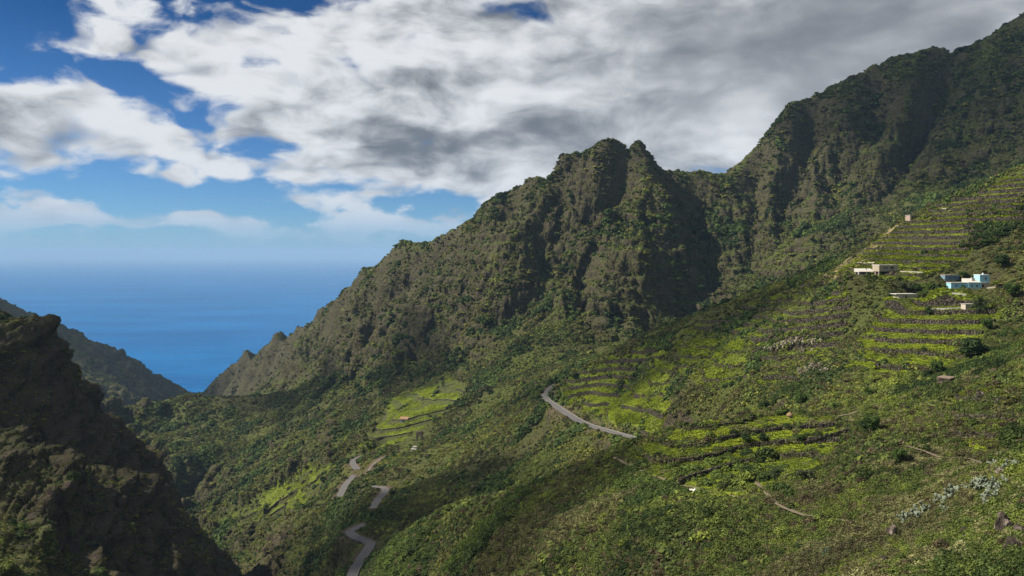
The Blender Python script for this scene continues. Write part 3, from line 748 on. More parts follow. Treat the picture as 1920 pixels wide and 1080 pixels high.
def stone_material(name, dark, lightc, scale=2.2):
    m, nt, b = new_mat(name)
    pos = objpos(nt)
    v = nt.nodes.new('ShaderNodeTexVoronoi'); v.feature = 'F1'; nt.links.new(pos.s, v.inputs['Vector']); v.inputs['Scale'].default_value = scale
    sp = nt.nodes.new('ShaderNodeSeparateColor'); nt.links.new(v.outputs['Color'], sp.inputs[0])
    c = mixc(nt, E(nt, sp.outputs[0]), dark, lightc)
    c = mixc(nt, E(nt, v.outputs['Distance']).step(0.30, 0.62), c, tuple(k * 0.35 for k in dark))
    n1 = noise(nt, pos, 0.35, 4, .6)
    c = mixc(nt, n1.step(0.5, 0.72) * 0.75, c, (0.045, 0.055, 0.014))
    nt.links.new(c.s, b.inputs['Base Color'])
    bn = nt.nodes.new('ShaderNodeBump'); bn.inputs['Strength'].default_value = 0.9; bn.inputs['Distance'].default_value = 0.25; bn.invert = True
    nt.links.new(v.outputs['Distance'], bn.inputs['Height']); nt.links.new(bn.outputs[0], b.inputs['Normal'])
    return m

def leaf_material(name, tinted=True, col=(0.05, 0.07, 0.015), trans=0.25):
    m, nt, b = new_mat(name)
    if tinted: base = E(nt, attr(nt, 'tint', 'INSTANCER').outputs['Color'])
    else:
        rgb = nt.nodes.new('ShaderNodeRGB'); rgb.outputs[0].default_value = (*col, 1); base = E(nt, rgb.outputs[0])
    lf = E(nt, attr(nt, 'leaf').outputs['Fac'])
    k = lf * 0.9 + 0.55
    c = vmath(nt, 'SCALE', base); nt.links.new(k.s, c.s.node.inputs[3])
    nt.links.new(c.s, b.inputs['Base Color']); b.inputs['Roughness'].default_value = 0.75
    b.inputs['Specular IOR Level'].default_value = 0.12
    if trans:
        tr = nt.nodes.new('ShaderNodeBsdfTranslucent'); nt.links.new(c.s, tr.inputs[0])
        mx = nt.nodes.new('ShaderNodeMixShader'); mx.inputs[0].default_value = trans
        nt.links.new(b.outputs[0], mx.inputs[1]); nt.links.new(tr.outputs[0], mx.inputs[2])
        nt.links.new(mx.outputs[0], nt.nodes['Material Output'].inputs[0])
    return m

# ------------------------------------------------------------------ object helpers
def link(o, parent=None):
    COL.objects.link(o)
    if parent is not None: o.parent = parent
    return o
def tag(o, label=None, cat=None, group=None, kind=None):
    if label: o['label'] = label
    if cat: o['category'] = cat
    if group: o['group'] = group
    if kind: o['kind'] = kind
    return o
def mesh_from(name, co, faces, mat, smooth=False):
    me = bpy.data.meshes.new(name); me.from_pydata([tuple(map(float, c)) for c in co], [], [tuple(map(int, f)) for f in faces]); me.update()
    if mat: me.materials.append(mat)
    if smooth: me.polygons.foreach_set('use_smooth', [True] * len(me.polygons))
    return me
class MB:
    """collects boxes and other solids of ONE part"""
    def __init__(self): self.v, self.f = [], []
    def add(self, co, faces):
        o = len(self.v); self.v += [tuple(c) for c in co]; self.f += [tuple(i + o for i in f) for f in faces]; return self
    def box(self, x0, x1, y0, y1, z0, z1, ztop=None):
        """ztop: four top heights (x0y0, x1y0, x1y1, x0y1) for a sloping top"""
        t = ztop or (z1, z1, z1, z1)
        return self.add([(x0,y0,z0),(x1,y0,z0),(x1,y1,z0),(x0,y1,z0),(x0,y0,t[0]),(x1,y0,t[1]),(x1,y1,t[2]),(x0,y1,t[3])],
                        [(0,3,2,1),(4,5,6,7),(0,1,5,4),(1,2,6,5),(2,3,7,6),(3,0,4,7)])
    def tube(self, pts_, radii, n=8):
        co = []; fs = []
        pts_ = [np.array(p, float) for p in pts_]
        for i, (p, r) in enumerate(zip(pts_, radii)):
            d = pts_[min(i + 1, len(pts_) - 1)] - pts_[max(i - 1, 0)]; d = d / (np.linalg.norm(d) + 1e-9)
            a = np.cross(d, (0.3, 1, 0.1)); a /= np.linalg.norm(a) + 1e-9; b = np.cross(d, a)
            for k in range(n):
                t = 2 * math.pi * k / n; co.append(p + r * (math.cos(t) * a + math.sin(t) * b))
        for i in range(len(pts_) - 1):
            for k in range(n): fs.append((i*n+k, i*n+(k+1)%n, (i+1)*n+(k+1)%n, (i+1)*n+k))
        fs.append(tuple(range(n))[::-1]); fs.append(tuple((len(pts_)-1)*n+k for k in range(n)))
        return self.add(co, fs)
    def build(self, name, mat, parent=None, smooth=False):
        return link(bpy.data.objects.new(name, mesh_from(name, self.v, self.f, mat, smooth)), parent)
def empty(name, loc, rz=0.0):
    o = bpy.data.objects.new(name, None); o.location = [float(c) for c in loc]; o.rotation_euler = (0, 0, rz); COL.objects.link(o); return o
def copy_tree(o, parent=None):
    c = o.copy(); COL.objects.link(c); c.parent = parent
    for ch in [k for k in o.children]: copy_tree(ch, c)
    return c

# ------------------------------------------------------------------ the land, split into its hills
nr, nc = VX.shape
idx = np.arange(nr * nc).reshape(nr, nc)
quads = np.stack([idx[:-1, :-1], idx[:-1, 1:], idx[1:, 1:], idx[1:, :-1]], -1).reshape(-1, 4)
qc = lambda A: A[:-1, :-1].ravel()
fy, fx, fu, fv = qc(GY), qc(GX), qc(U), qc(VV)
ftx = qc(TX)
stream = np.array(stream_xyz)
stream_x = np.interp(fy, stream[:, 1], stream[:, 0])
gully_uY = [(2600,470),(1920,520),(1600,590),(1300,640),(1080,640),(1020,600),(985,700),(940,680),(880,640),(820,600)]
gy_line = np.interp(fu, [g[0] for g in gully_uY][::-1], [g[1] for g in gully_uY][::-1])
s3_line = np.interp(fu, [690,800,900,1000,1100,1200,1350,1450,1560,1640,1780,2000], [310,345,350,340,320,285,247,232,214,203,190,165])
reg = np.full(len(quads), 5)                                             # 5 valley side with the roads
reg[(fy > 640) | ((fy > gy_line) & (fu > 820))] = 1                                   # 1 big ridge
reg[(fx < stream_x) & (fy < 1000)] = 3                                    # 3 left wall
reg[(fx < stream_x) & (fy >= 1000)] = 4                                   # 4 headland
reg[(fy <= gy_line) & (fu > 940) & (reg != 3)] = 2                                      # 2 farm hill
reg[(fy < s3_line) & (fu > 640) & (reg != 3)] = 6                                      # 6 near spur
near_line = np.interp(fu, [1300, 1500, 1700, 2000], [88, 92, 98, 105])
reg[(fy < near_line) & (fx > 12)] = 7
colr = np.stack([rocky, lush, crop, np.ones_like(crop)], -1).reshape(-1, 4).astype(np.float32)
soil = np.stack([dirt, pale, drygrass, np.ones_like(pale)], -1).reshape(-1, 4).astype(np.float32)
allco = np.stack([VX, VY, VZ], -1).reshape(-1, 3).astype(np.float32)
def build_land(name, which):
    q = quads[reg == which]
    used, inv = np.unique(q.ravel(), return_inverse=True)
    me = bpy.data.meshes.new(name)
    me.vertices.add(len(used)); me.vertices.foreach_set('co', allco[used].ravel())
    me.loops.add(q.size); me.loops.foreach_set('vertex_index', inv.astype(np.int32))
    me.polygons.add(len(q)); me.polygons.foreach_set('loop_start', np.arange(0, q.size, 4, dtype=np.int32))
    me.polygons.foreach_set('loop_total', np.full(len(q), 4, np.int32))
    me.polygons.foreach_set('use_smooth', np.ones(len(q), bool))
    for nm, arr in (('cover', colr), ('soil', soil)):
        a = me.attributes.new(nm, 'FLOAT_COLOR', 'POINT'); a.data.foreach_set('color', arr[used].ravel())
    me.update(); me.materials.append(MAT_LAND)
    return tag(link(bpy.data.objects.new(name, me)), kind='structure')
for nm, w_ in (('mountain_ridge', 1), ('farm_hillside', 2), ('cliff_hillside', 3), ('headland', 4), ('valley_hillside', 5), ('terraced_spur_hill', 6), ('near_hillside', 7)):
    build_land(nm, w_)
print('tris land', len(quads) * 2)

# sea: one sheet to the horizon
me = mesh_from('sea', [(-90000, -4000, SEA), (90000, -4000, SEA), (90000, 140000, SEA), (-90000, 140000, SEA)], [(0, 1, 2, 3)], sea_material())
tag(link(bpy.data.objects.new('sea', me)), kind='structure')
# stream bed at the valley bottom with a little water
def ribbon(name, path, width, mat, lift=0.12, rise=None):
    path = np.array(path, float); co = []; fs = []
    for i, p in enumerate(path):
        d = path[min(i + 1, len(path) - 1)] - path[max(i - 1, 0)]; d[2] = 0; d /= np.linalg.norm(d) + 1e-9
        n = np.array([d[1], -d[0], 0]); w = width if np.isscalar(width) else width[i]
        for s in (-1, -0.5, 0, .5, 1): co.append(p + n * s * w / 2 + np.array([0, 0, lift + (0.05 * (1 - s * s))]))
    for i in range(len(path) - 1):
        for k in range(4): fs.append((i*5+k, i*5+k+1, (i+1)*5+k+1, (i+1)*5+k))
    return link(bpy.data.objects.new(name, mesh_from(name, co, fs, mat)))
ASPHALT = asphalt_material()
for nm, pth in (('road', lower_road), ('road', hairpin_road), ('road', bend_road), ('road', far_road), ('road', upper_road)):
    tag(ribbon(nm, pth, 4.9, ASPHALT, 0.22), kind='structure')
DIRT = plain('dirt_track', (0.150, 0.118, 0.078), 0.95, 0.4, 0.9)
tag(ribbon('path', track, 2.4, plain('worn_concrete', (0.15, 0.125, 0.10), 0.9, 0.3, 0.5), 0.15), kind='structure')
path_near = np.full(H1.shape, 1e9)
def foot_path(pix, width):
    p = []
    for (u0, v0), (u1, v1) in zip(pix[:-1], pix[1:]):
        for k in range(6): p.append(hit(u0 + (u1 - u0) * k / 6, v0 + (v1 - v0) * k / 6))
    p.append(hit(*pix[-1])); p = np.array(p)
    for _ in range(3): p[1:-1] = (p[:-2] + p[1:-1] * 2 + p[2:]) / 4
    for q in p: q[2] = ground(q[0], q[1])
    bx_ = (GX > p[:, 0].min() - 4) & (GX < p[:, 0].max() + 4) & (GY > p[:, 1].min() - 4) & (GY < p[:, 1].max() + 4)
    path_near[bx_] = np.minimum(path_near[bx_], line_dist(GX[bx_], GY[bx_], [q[:2] for q in p]))
    w = width * (0.8 + 0.4 * np.random.rand(len(p)))
    return tag(ribbon('path', p, w, DIRT, 0.22), kind='structure')
foot_path([(1418,905),(1432,922),(1448,938),(1470,955),(1510,968),(1560,976),(1622,981)], .95)
foot_path([(1150,858),(1176,872),(1215,890),(1262,906),(1330,922),(1390,936)], .85)
foot_path([(1662,836),(1700,838),(1735,848),(1762,860),(1800,860),(1868,866),(1915,872)], .75)
foot_path([(1570,782),(1600,776),(1640,762),(1660,757)], 0.8)
w0 = hit(438, 1048)
wp = [(w0[0]-4, w0[1]-14), (w0[0]-1, w0[1]-7), (w0[0], w0[1]), (w0[0]-5, w0[1]+8), (w0[0]-10, w0[1]+16)]
tag(ribbon('stream_water', [(a, b, ground(a, b)) for a, b in wp], [3, 5, 6, 4, 3], plain('stream_foam', (0.42, 0.42, 0.40), 0.4, 0.4, 0.8), 0.8), kind='structure')

# ------------------------------------------------------------------ dry stone walls that hold the terraces
WALL_STONE = stone_material('dry_stone', (0.050, 0.040, 0.030), (0.120, 0.096, 0.070), 1.6)
words_n = ['lowest','second','third','fourth','fifth','sixth','seventh','eighth','ninth','tenth','eleventh','twelfth','thirteenth','fourteenth','fifteenth','sixteenth','seventeenth','eighteenth','nineteenth','twentieth',
           'twenty-first','twenty-second','twenty-third','twenty-fourth','twenty-fifth','twenty-sixth','twenty-seventh','twenty-eighth','twenty-ninth','thirtieth']
terr_where = {'upper': 'on the high fields above the tan house', 'house': 'in the fields below the blue farmhouse', 'middle': 'in the small fields mid-slope left of the cactus patch',
              'roadside': 'in the fields above the bend of the upper road', 'spur': 'on the bright green near spur', 'slope': 'among the overgrown old fields mid-slope', 'bank': 'on the grassy bank below the brown stone hut', 'far': 'in the far fields around the tiny white cottage', 'valley': 'low on the far valley slope'}
def terrace_walls():
    total_ = 0
    for tname, (ti, stp) in terr_info.items():
        sel = (terr_of == ti) & (terr_mask > 0.45)
        cols = np.where(sel.any(0))[0]
        lv_all = np.floor(terr_phase[sel]); 
        if not len(lv_all): continue
        found = []
        for L in range(int(lv_all.min()), int(lv_all.max()) + 1):
            run_ = []
            def flush(run_):
                need = 2.2 * stp
                if len(run_) > 5 and np.hypot(run_[-1][0] - run_[0][0], run_[-1][1] - run_[0][1]) > need * 1.3: found.append((L, run_))
            last = None
            for j in cols:
                ph = terr_phase[:, j]; ok = sel[:, j]
                c = np.where(ok[:-1] & ok[1:] & (ph[:-1] < L + 0.90) & (ph[1:] >= L + 0.90))[0]
                c = [k for k in c if seen_gap[k, j] < 25]
                if not len(c): 
                    flush(run_); run_ = []; last = None; continue
                k = c[0] if last is None else min(c, key=lambda q: abs(q - last))
                if last is not None and abs(k - last) > 9: flush(run_); run_ = []
                last = k
                lo = HT[max(k - 1, 0), j]; hi = HT[min(k + 2, nr - 1), j]
                t = (L + 0.90 - ph[k]) / (ph[k+1] - ph[k] + 1e-6); x = GX[k, j] * (1 - t) + GX[k+1, j] * t; y = GY[k, j] * (1 - t) + GY[k+1, j] * t
                run_.append((x, y, min(lo, hi), max(lo, hi)))
            flush(run_)
        # each wall is one thing
        found.sort(key=lambda q: (q[0], q[1][0][0]))
        levels_ = sorted({q[0] for q in found}); cnt = {}
        for (L, r) in found: cnt[L] = cnt.get(L, 0) + 1
        seen_ = {}
        for (L, r) in found:
            r = np.array(r)
            for _ in range(2): r[1:-1] = (r[:-2] + 2 * r[1:-1] + r[2:]) / 4
            top = r[:, 3] + 0.10 + 0.12 * gnoise(r[:, 0] * .8, r[:, 1] * .8, 21); bot = r[:, 2] - 0.25
            thick = 0.30
            co = []; fs = []; n = len(r)
            for i in range(n):
                d = r[min(i + 1, n - 1), :2] - r[max(i - 1, 0), :2]; d = d / (np.linalg.norm(d) + 1e-9); nn = np.array([d[1], -d[0]])
                if nn[1] > 0: nn = -nn                                    # outwards: down the slope
                b = r[i, :2] + nn * (0.62 + 0.10 * math.sin(i * 1.7)); t_ = r[i, :2] + nn * (0.40 + 0.08 * math.sin(i * 2.9)); bk = r[i, :2] - nn * thick
                co += [(b[0], b[1], bot[i]), (t_[0], t_[1], top[i]), (bk[0], bk[1], top[i]), (bk[0], bk[1], bot[i])]
            for i in range(n - 1):
                for k in range(4): fs.append((i*4+k, i*4+(k+1) % 4, (i+1)*4+(k+1) % 4, (i+1)*4+k))
            fs += [(0, 1, 2, 3), tuple((n-1)*4+k for k in (3, 2, 1, 0))]
            o = link(bpy.data.objects.new('terrace_wall', mesh_from('terrace_wall', co, fs, WALL_STONE)))
            seen_[L] = seen_.get(L, 0) + 1
            side = '' if cnt[L] == 1 else ((' left stretch' if seen_[L] == 1 else ' right stretch') if cnt[L] == 2 else ' ' + ['leftmost', 'second', 'third', 'fourth', 'fifth', 'sixth', 'seventh', 'eighth', 'ninth'][min(seen_[L] - 1, 8)] + ' stretch')
            tag(o, '%s terrace wall%s %s' % (words_n[min(levels_.index(L), 29)], side, terr_where[tname]), 'stone wall', 'dry stone walls of the terraced fields', 'thing')
            total_ += 1
    print('terrace walls', total_)
terrace_walls()

# parapets along the road edges
PARAPET = plain('parapet_plaster', (0.20, 0.185, 0.165), 0.9, 0.35, 0.7)
def parapet(path, i0, i1, side, label, h=0.6):
    path = np.array(path[i0:i1]); co = []; fs = []; n = len(path)
    for i in range(n):
        d = path[min(i + 1, n - 1)] - path[max(i - 1, 0)]; d[2] = 0; d /= np.linalg.norm(d) + 1e-9
        nn = np.array([d[1], -d[0], 0]) * side; p = path[i]
        a, b = p + nn * 2.5, p + nn * 2.8
        co += [(a[0], a[1], p[2] - .6), (a[0], a[1], p[2] + h), (b[0], b[1], p[2] + h), (b[0], b[1], p[2] - 2.2)]
    for i in range(n - 1):
        for k in range(4): fs.append((i*4+k, i*4+(k+1) % 4, (i+1)*4+(k+1) % 4, (i+1)*4+k))
    fs += [(0, 1, 2, 3), tuple((n-1)*4+k for k in (3, 2, 1, 0))]
    tag(link(bpy.data.objects.new('road_parapet', mesh_from('road_parapet', co, fs, PARAPET))), label, 'parapet', 'low parapets along the road')
parapet(upper_road, 8, 46, 1, 'pale low parapet on the downhill edge of the upper road')
parapet(upper_road, 46, 54, 1, 'pale parapet at the upper road bend beyond the longer one')
parapet(lower_road, 4, 40, 1, 'low parapet on the outer edge of the lowest road curve')
parapet(bend_road, 0, 13, 1, 'low parapet beside the left far road stretch')
parapet(far_road, 0, 12, 1, 'low parapet beside the farthest road bend')

# ------------------------------------------------------------------ farm buildings
BLUE = plain('sky_blue_paint', (0.31, 0.54, 0.61), 0.8, 0.18, 0.9)
BLUE_LT = plain('white_trim_paint', (0.62, 0.66, 0.66), 0.8, 0.2, 0.9)
GREYBLUE = plain('grey_blue_paint', (0.16, 0.24, 0.30), 0.85, 0.3, 0.9)
TAN = plain('tan_render', (0.36, 0.30, 0.22), 0.9, 0.22, 0.8)
CREAM = plain('cream_render', (0.46, 0.40, 0.31), 0.9, 0.22, 0.8)
WHITEW = plain('whitewash', (0.56, 0.53, 0.47), 0.9, 0.2, 0.7)
CONC = plain('bare_concrete', (0.34, 0.31, 0.27), 0.92, 0.3, 0.8)
ROOFW = plain('pale_roof_slab', (0.50, 0.46, 0.40), 0.9, 0.25, 0.8)
TILE = plain('faded_clay_tile', (0.28, 0.17, 0.10), 0.9, 0.35, 1.5)
BROWN = plain('brown_blockwork', (0.20, 0.15, 0.11), 0.95, 0.35, 1.2)
DARKWOOD = plain('dark_wood', (0.035, 0.028, 0.022), 0.8, 0.3, 2.0)
FRAME = plain('window_frame_paint', (0.30, 0.32, 0.33), 0.7, 0.15, 2.0)
GLASS = plain('dark_window_glass', (0.012, 0.016, 0.020), 0.12, 0.1, 1.0, spec=0.5)
RUIN = stone_material('ruin_stone', (0.12, 0.085, 0.065), (0.26, 0.19, 0.145), 1.4)
PINK = plain('faded_pink_render', (0.36, 0.27, 0.21), 0.9, 0.25, 0.8)

def walls_with_holes(mb, x0, x1, y0, y1, z0, z1, holes, t=0.25):
    """front wall at y0 with openings [(xa, xb, za, zb)], plain side and back walls"""
    xs = sorted({x0, x1, *[h[0] for h in holes], *[h[1] for h in holes]}); zs = sorted({z0, z1, *[h[2] for h in holes], *[h[3] for h in holes]})
    for xa, xb in zip(xs[:-1], xs[1:]):
        for za, zb in zip(zs[:-1], zs[1:]):
            cx, cz = (xa + xb) / 2, (za + zb) / 2
            if any(h[0] < cx < h[1] and h[2] < cz < h[3] for h in holes): continue
            mb.box(xa, xb, y0, y0 + t, za, zb)
    mb.box(x0, x0 + t, y0 + t, y1 - t, z0, z1); mb.box(x1 - t, x1, y0 + t, y1 - t, z0, z1); mb.box(x0, x1, y1 - t, y1, z0, z1)
    return mb
def window(par, xa, xb, za, zb, y0, frame=None):
    f = MB(); w = 0.09
    f.box(xa, xb, y0 + .06, y0 + .14, za, za + w); f.box(xa, xb, y0 + .06, y0 + .14, zb - w, zb); f.box(xa, xa + w, y0 + .06, y0 + .14, za + w, zb - w); f.box(xb - w, xb, y0 + .06, y0 + .14, za + w, zb - w)
    xm = (xa + xb) / 2; f.box(xm - .035, xm + .035, y0 + .06, y0 + .14, za + w, zb - w)
    fo = f.build('window', frame or FRAME, par)
    MB().box(xa + w, xb - w, y0 + .09, y0 + .11, za + w, zb - w).build('pane', GLASS, fo)
    MB().box(xa - .08, xb + .08, y0 - .09, y0 + .06, za - .09, za - .003).build('sill', frame or FRAME, fo)
def door(par, xa, xb, za, zb, y0, mat=None):
    d = MB().box(xa, xb, y0 + .08, y0 + .14, za, zb).build('door', mat or DARKWOOD, par)
    MB().box(xb - .18, xb - .10, y0 + .03, y0 + .08, za + .95, za + 1.05).build('handle', FRAME, d)
def site(name, u, v, label, cat='house', rz=0.0, group='farm buildings on the hillsides'):
    p = hit(u, v); p[2] = min(p[2], ground(p[0], p[1] - 1)) 
    for (qx_, qy_, qz_, qr_) in PADS:                                   # stands on its levelled yard
        if math.hypot(p[0] - qx_, p[1] - qy_) < qr_ + 3 and 'posts' not in label: p[1] = max(p[1], qy_ - 3.2); p[2] = qz_
    e = empty(name, p, rz); tag(e, label, cat, group); return e, p[1] / F     # second: metres per photograph pixel here

# blue farmhouse
e, s = site('farmhouse', 1819, 542, 'sky blue farmhouse with a long low wing and a square tower', rz=R(-6))
s *= 0.94
mb = MB(); L0, L1_, hA, hB = -36*s, 4*s, 12.0*s, 14.5*s
wins = [(-27*s, -24.0*s, 4.5*s, 8.6*s), (-15.6*s, -12.4*s, 4.2*s, 8.4*s)]
walls_with_holes(mb, L0, L1_ - 8*s, 0, 3.6, -1.5, hA, wins); mb.build('wing_wall', BLUE, e)
for w_ in wins: window(e, *w_, 0)
MB().box(L0 - .15, L1_ - 8*s, -.15, 3.75, hA, hA + .22).build('roof', ROOFW, e)
wins2 = [(1.0*s, 4.6*s, 4.2*s, 8.6*s), (10.5*s, 14.0*s, 4.4*s, 8.8*s)]
mb = MB(); walls_with_holes(mb, L1_ - 8*s + .004, 21*s, -.25, 4.4, -1.5, hB * .86, wins2); mb.build('main_wall', BLUE, e)
for w_ in wins2: window(e, *w_, -.25)
MB().box(L1_ - 8*s, 21*s, -.40, 4.6, hB * .86, hB, ztop=(hB*.86 + .2, hB*.86 + .2, hB * 1.42, hB * 1.42)).build('sloping_roof', ROOFW, e)
for k, (px, ph_) in enumerate(((6*s, 1.0), (10*s, .8))):
    MB().box(px, px + .5, 1.2, 1.7, hB, hB + ph_ + .5).build('chimney', WHITEW, e)
mb = MB(); MB().box(20.2*s, 37*s, .2, 4.2, -1.5, 12.2*s).build('tower_base', CREAM, e)
wt = [(28*s, 31.5*s, 19*s, 23.8*s)]
walls_with_holes(mb, 18.6*s, 37*s, .1, 4.3, 12.3*s, 27.5*s, wt); mb.build('tower_wall', BLUE, e)
window(e, *wt[0], .1)
MB().box(18.3*s, 37.4*s, -.06, 4.5, 27.5*s, 28.6*s).build('tower_roof', BLUE_LT, e)
MB().box(28*s, 30.5*s, 1.6, 2.1, 28.6*s, 32*s).build('water_tank', BLUE_LT, e)
MB().box(18.4*s, 37.2*s, -.10, .1 - .004, 12.0*s, 13.2*s).build('string_course', CREAM, e)
door(e, 23*s, 27*s, 0, 9*s, .1)

e, s = site('shed', 1785, 527, 'grey blue shed on posts above the left end of the blue farmhouse', 'shed', R(-4))
mb = MB(); ws = [(-5*s, -1.5*s, 11.5*s, 15*s), (3*s, 7*s, 11.5*s, 15*s)]
walls_with_holes(mb, -12.5*s, 13*s, 0, 3.2, 8.5*s, 17.3*s, ws); mb.build('wall', GREYBLUE, e)
for w_ in ws: window(e, *w_, 0)
MB().box(-13.2*s, 13.6*s, -.3, 3.5, 17.3*s, 18.6*s).build('roof', CONC, e)
MB().box(-13*s, 13.4*s, -.1, 3.3, 7.3*s, 8.5*s).build('floor_slab', CONC, e)
for xx in (-9.5*s, 10*s): MB().box(xx - .12, xx + .12, .1, .35, -1.0, 7.3*s).build('post', CREAM, e)
MB().box(-12*s, 12.5*s, 2.4, 3.2, -1, 7.3*s).build('back_wall', BROWN, e)

e, s = site('farmhouse', 1666, 513, 'tan flat roofed house raised over a dark undercroft with a pillar', rz=R(3))
mb = MB(); ws = [(-9.5*s, -6*s, 10.0*s, 15.0*s), (-4.5*s, -1.5*s, 10.0*s, 15.0*s), (3.5*s, 10.5*s, 10.4*s, 15.0*s)]
walls_with_holes(mb, -18*s, 18*s, 0, 5.0, 6.8*s, 16.8*s, ws); mb.build('wall', TAN, e)
for w_ in ws: window(e, *w_, 0)
MB().box(-18.6*s, 18.8*s, -.35, 5.3, 16.8*s, 18.4*s).build('roof', ROOFW, e)
MB().box(-18*s, 18*s, .05, 5.0, 5.8*s, 6.8*s).build('floor_slab', TAN, e)
MB().box(-17*s, 16*s, 2.8, 5.0, -1.5, 5.8*s).build('undercroft_wall', BROWN, e)
for xx in (-17.4*s, .5*s, 16.8*s): MB().box(xx - .18, xx + .18, .2, .55, -1.5, 5.8*s).build('pillar', TAN, e)

e, s = site('shed', 1625, 517, 'open shed with a bright white roof left of the tan house', 'shed', R(2))
MB().box(-15*s, 15*s, 2.8, 3.2, -1.5, 7.0*s).build('back_wall', TAN, e)
for xx in (-14.8*s, -.5*s, 14.0*s): MB().box(xx - .15, xx + .35, 0, .4, -1.5, 7.0*s).build('pillar', WHITEW, e)
MB().box(-14.3*s, -1*s, .1, .3, -1.5, 2.6*s).build('parapet_wall', WHITEW, e)
MB().box(-15.5*s, 15.5*s, -.4, 3.6, 7.0*s, 7.9*s, ztop=(7.9*s, 7.9*s, 13.4*s, 13.4*s)).build('roof', ROOFW, e)
MB().box(2*s, 3.5*s, 1.4, 1.7, 10*s, 13.5*s).build('vent_pipe', CONC, e)
door(e, 5*s, 10*s, 0, 6*s, 2.6)

e, s = site('outbuilding', 1702, 561, 'long low cream outbuilding with a roof terrace under a dark bush', 'outbuilding', R(2))
mb = MB(); ws = [(-9*s, -7*s, 4.6*s, 7*s), (2*s, 4*s, 4.6*s, 7*s)]
walls_with_holes(mb, -18*s, 18*s, 0, 3.6, -1.2, 9*s, ws + [(-4.5*s, -1.5*s, 1*s, 7.4*s)]); mb.build('wall', CREAM, e)
for w_ in ws: window(e, *w_, 0)
door(e, -4.5*s, -1.5*s, 1*s, 7.4*s, 0)
MB().box(-23*s, 18.4*s, -.35, 3.9, 9*s, 10.2*s).build('roof', ROOFW, e)

e, s = site('hut', 1821, 579, 'small cream block hut on a terrace below the blue farmhouse', 'hut', R(-5))
mb = MB(); walls_with_holes(mb, -10*s, 10*s, 0, 3.0, -1.2, 8.5*s, [(1*s, 4*s, 0, 6.2*s)]); mb.build('wall', CREAM, e); door(e, 1*s, 4*s, 0, 6.2*s, 0)
MB().box(-10.6*s, 10.6*s, -.2, 3.2, 8.5*s, 9.5*s).build('roof', CONC, e)

e, s = site('hut', 1712, 411, 'little pinkish hut on the crest of the terraced hill', 'hut', R(14))
mb = MB(); walls_with_holes(mb, -6.5*s, 6.5*s, 0, 3.0, -1.2, 8.5*s, [(-2.5*s, 1*s, 0, 6.5*s), (3*s, 5.3*s, 3.6*s, 6.5*s)]); mb.build('wall', PINK, e)
door(e, -2.5*s, 1*s, 0, 6.5*s, 0); window(e, 3*s, 5.3*s, 3.6*s, 6.5*s, 0)
MB().box(-7*s, 7*s, -.2, 3.2, 8.5*s, 9.4*s).build('roof', CONC, e)

e, s = site('hut', 1786, 722, 'brown stone hut with a flat roof beside a bright green plot', 'hut', R(38))
mb = MB(); walls_with_holes(mb, -13*s, 13*s, 0, 2.6, -1.0, 12.5*s, [(-4*s, 2*s, 0, 10.5*s)]); mb.build('wall', RUIN, e); door(e, -4*s, 2*s, 0, 10.5*s, 0)
MB().box(-14*s, 14*s, -.18, 2.78, 12.5*s, 14.2*s).build('roof', BROWN, e)

e, s = site('cottage', 757, 791, 'tiny white cottage with a faded tile roof amid the far terraces', 'cottage', R(-8))
mb = MB(); ws = [(-5*s, -3*s, 2.2*s, 4.6*s), (3*s, 5*s, 2.2*s, 4.6*s)]
walls_with_holes(mb, -7.5*s, 7.5*s, 0, 4.2, -2, 6.2*s, ws + [(-1.2*s, 1.2*s, 0, 4.6*s)]); mb.build('wall', WHITEW, e)
for w_ in ws: window(e, *w_, 0)
door(e, -1.2*s, 1.2*s, 0, 4.6*s, 0)
MB().box(-8.2*s, 8.2*s, -.5, 4.7, 6.2*s, 6.8*s, ztop=(6.8*s, 6.8*s, 9.4*s, 9.4*s)).build('roof', TILE, e)

e, s = site('cottage', 775, 848, 'small white two level hut beside the winding track', 'cottage', R(-15))
mb = MB(); walls_with_holes(mb, -5*s, 5*s, 0, 3.6, -2, 5*s, [(-2.5*s, -.5*s, 0, 3.8*s), (1*s, 3.4*s, 1.6*s, 3.6*s)]); mb.build('wall', WHITEW, e)
door(e, -2.5*s, -.5*s, 0, 3.8*s, 0); window(e, 1*s, 3.4*s, 1.6*s, 3.6*s, 0)
MB().box(-5.4*s, 5.4*s, -.3, 3.9, 5*s, 5.8*s).build('roof', CONC, e)
MB().box(-3*s, 4.4*s, 1.4, 3.7, 5.8*s, 9*s).build('upper_storey', WHITEW, e)
MB().box(-3.4*s, 4.8*s, 1.2, 3.9, 9*s, 9.7*s).build('upper_roof', CONC, e)

e, s = site('stone_ruin', 786, 826, 'reddish stone ruin with an arched opening above the white hut', 'ruin', R(-20))
mb = MB(); n = 9; r0 = 3.6*s
for k in range(n):
    a0, a1 = math.pi * k / n, math.pi * (k + 1) / n
    x0_, x1_ = -r0 * math.cos(a0), -r0 * math.cos(a1); z0_, z1_ = 7*s + r0 * math.sin(a0), 7*s + r0 * math.sin(a1)
    mb.add([(x0_,0,z0_),(x1_,0,z1_),(x1_,0,17*s),(x0_,0,17*s),(x0_,1.2,z0_),(x1_,1.2,z1_),(x1_,1.2,17*s),(x0_,1.2,17*s)], [(0,1,2,3),(7,6,5,4),(0,4,5,1),(3,2,6,7)])
mb.build('arch', RUIN, e)
MB().box(-6.5*s, -r0, 0, 1.2, -2, 16*s).build('pier', RUIN, e); MB().box(r0, 6.2*s, 0, 1.2, -2, 18.5*s).build('pier', RUIN, e)

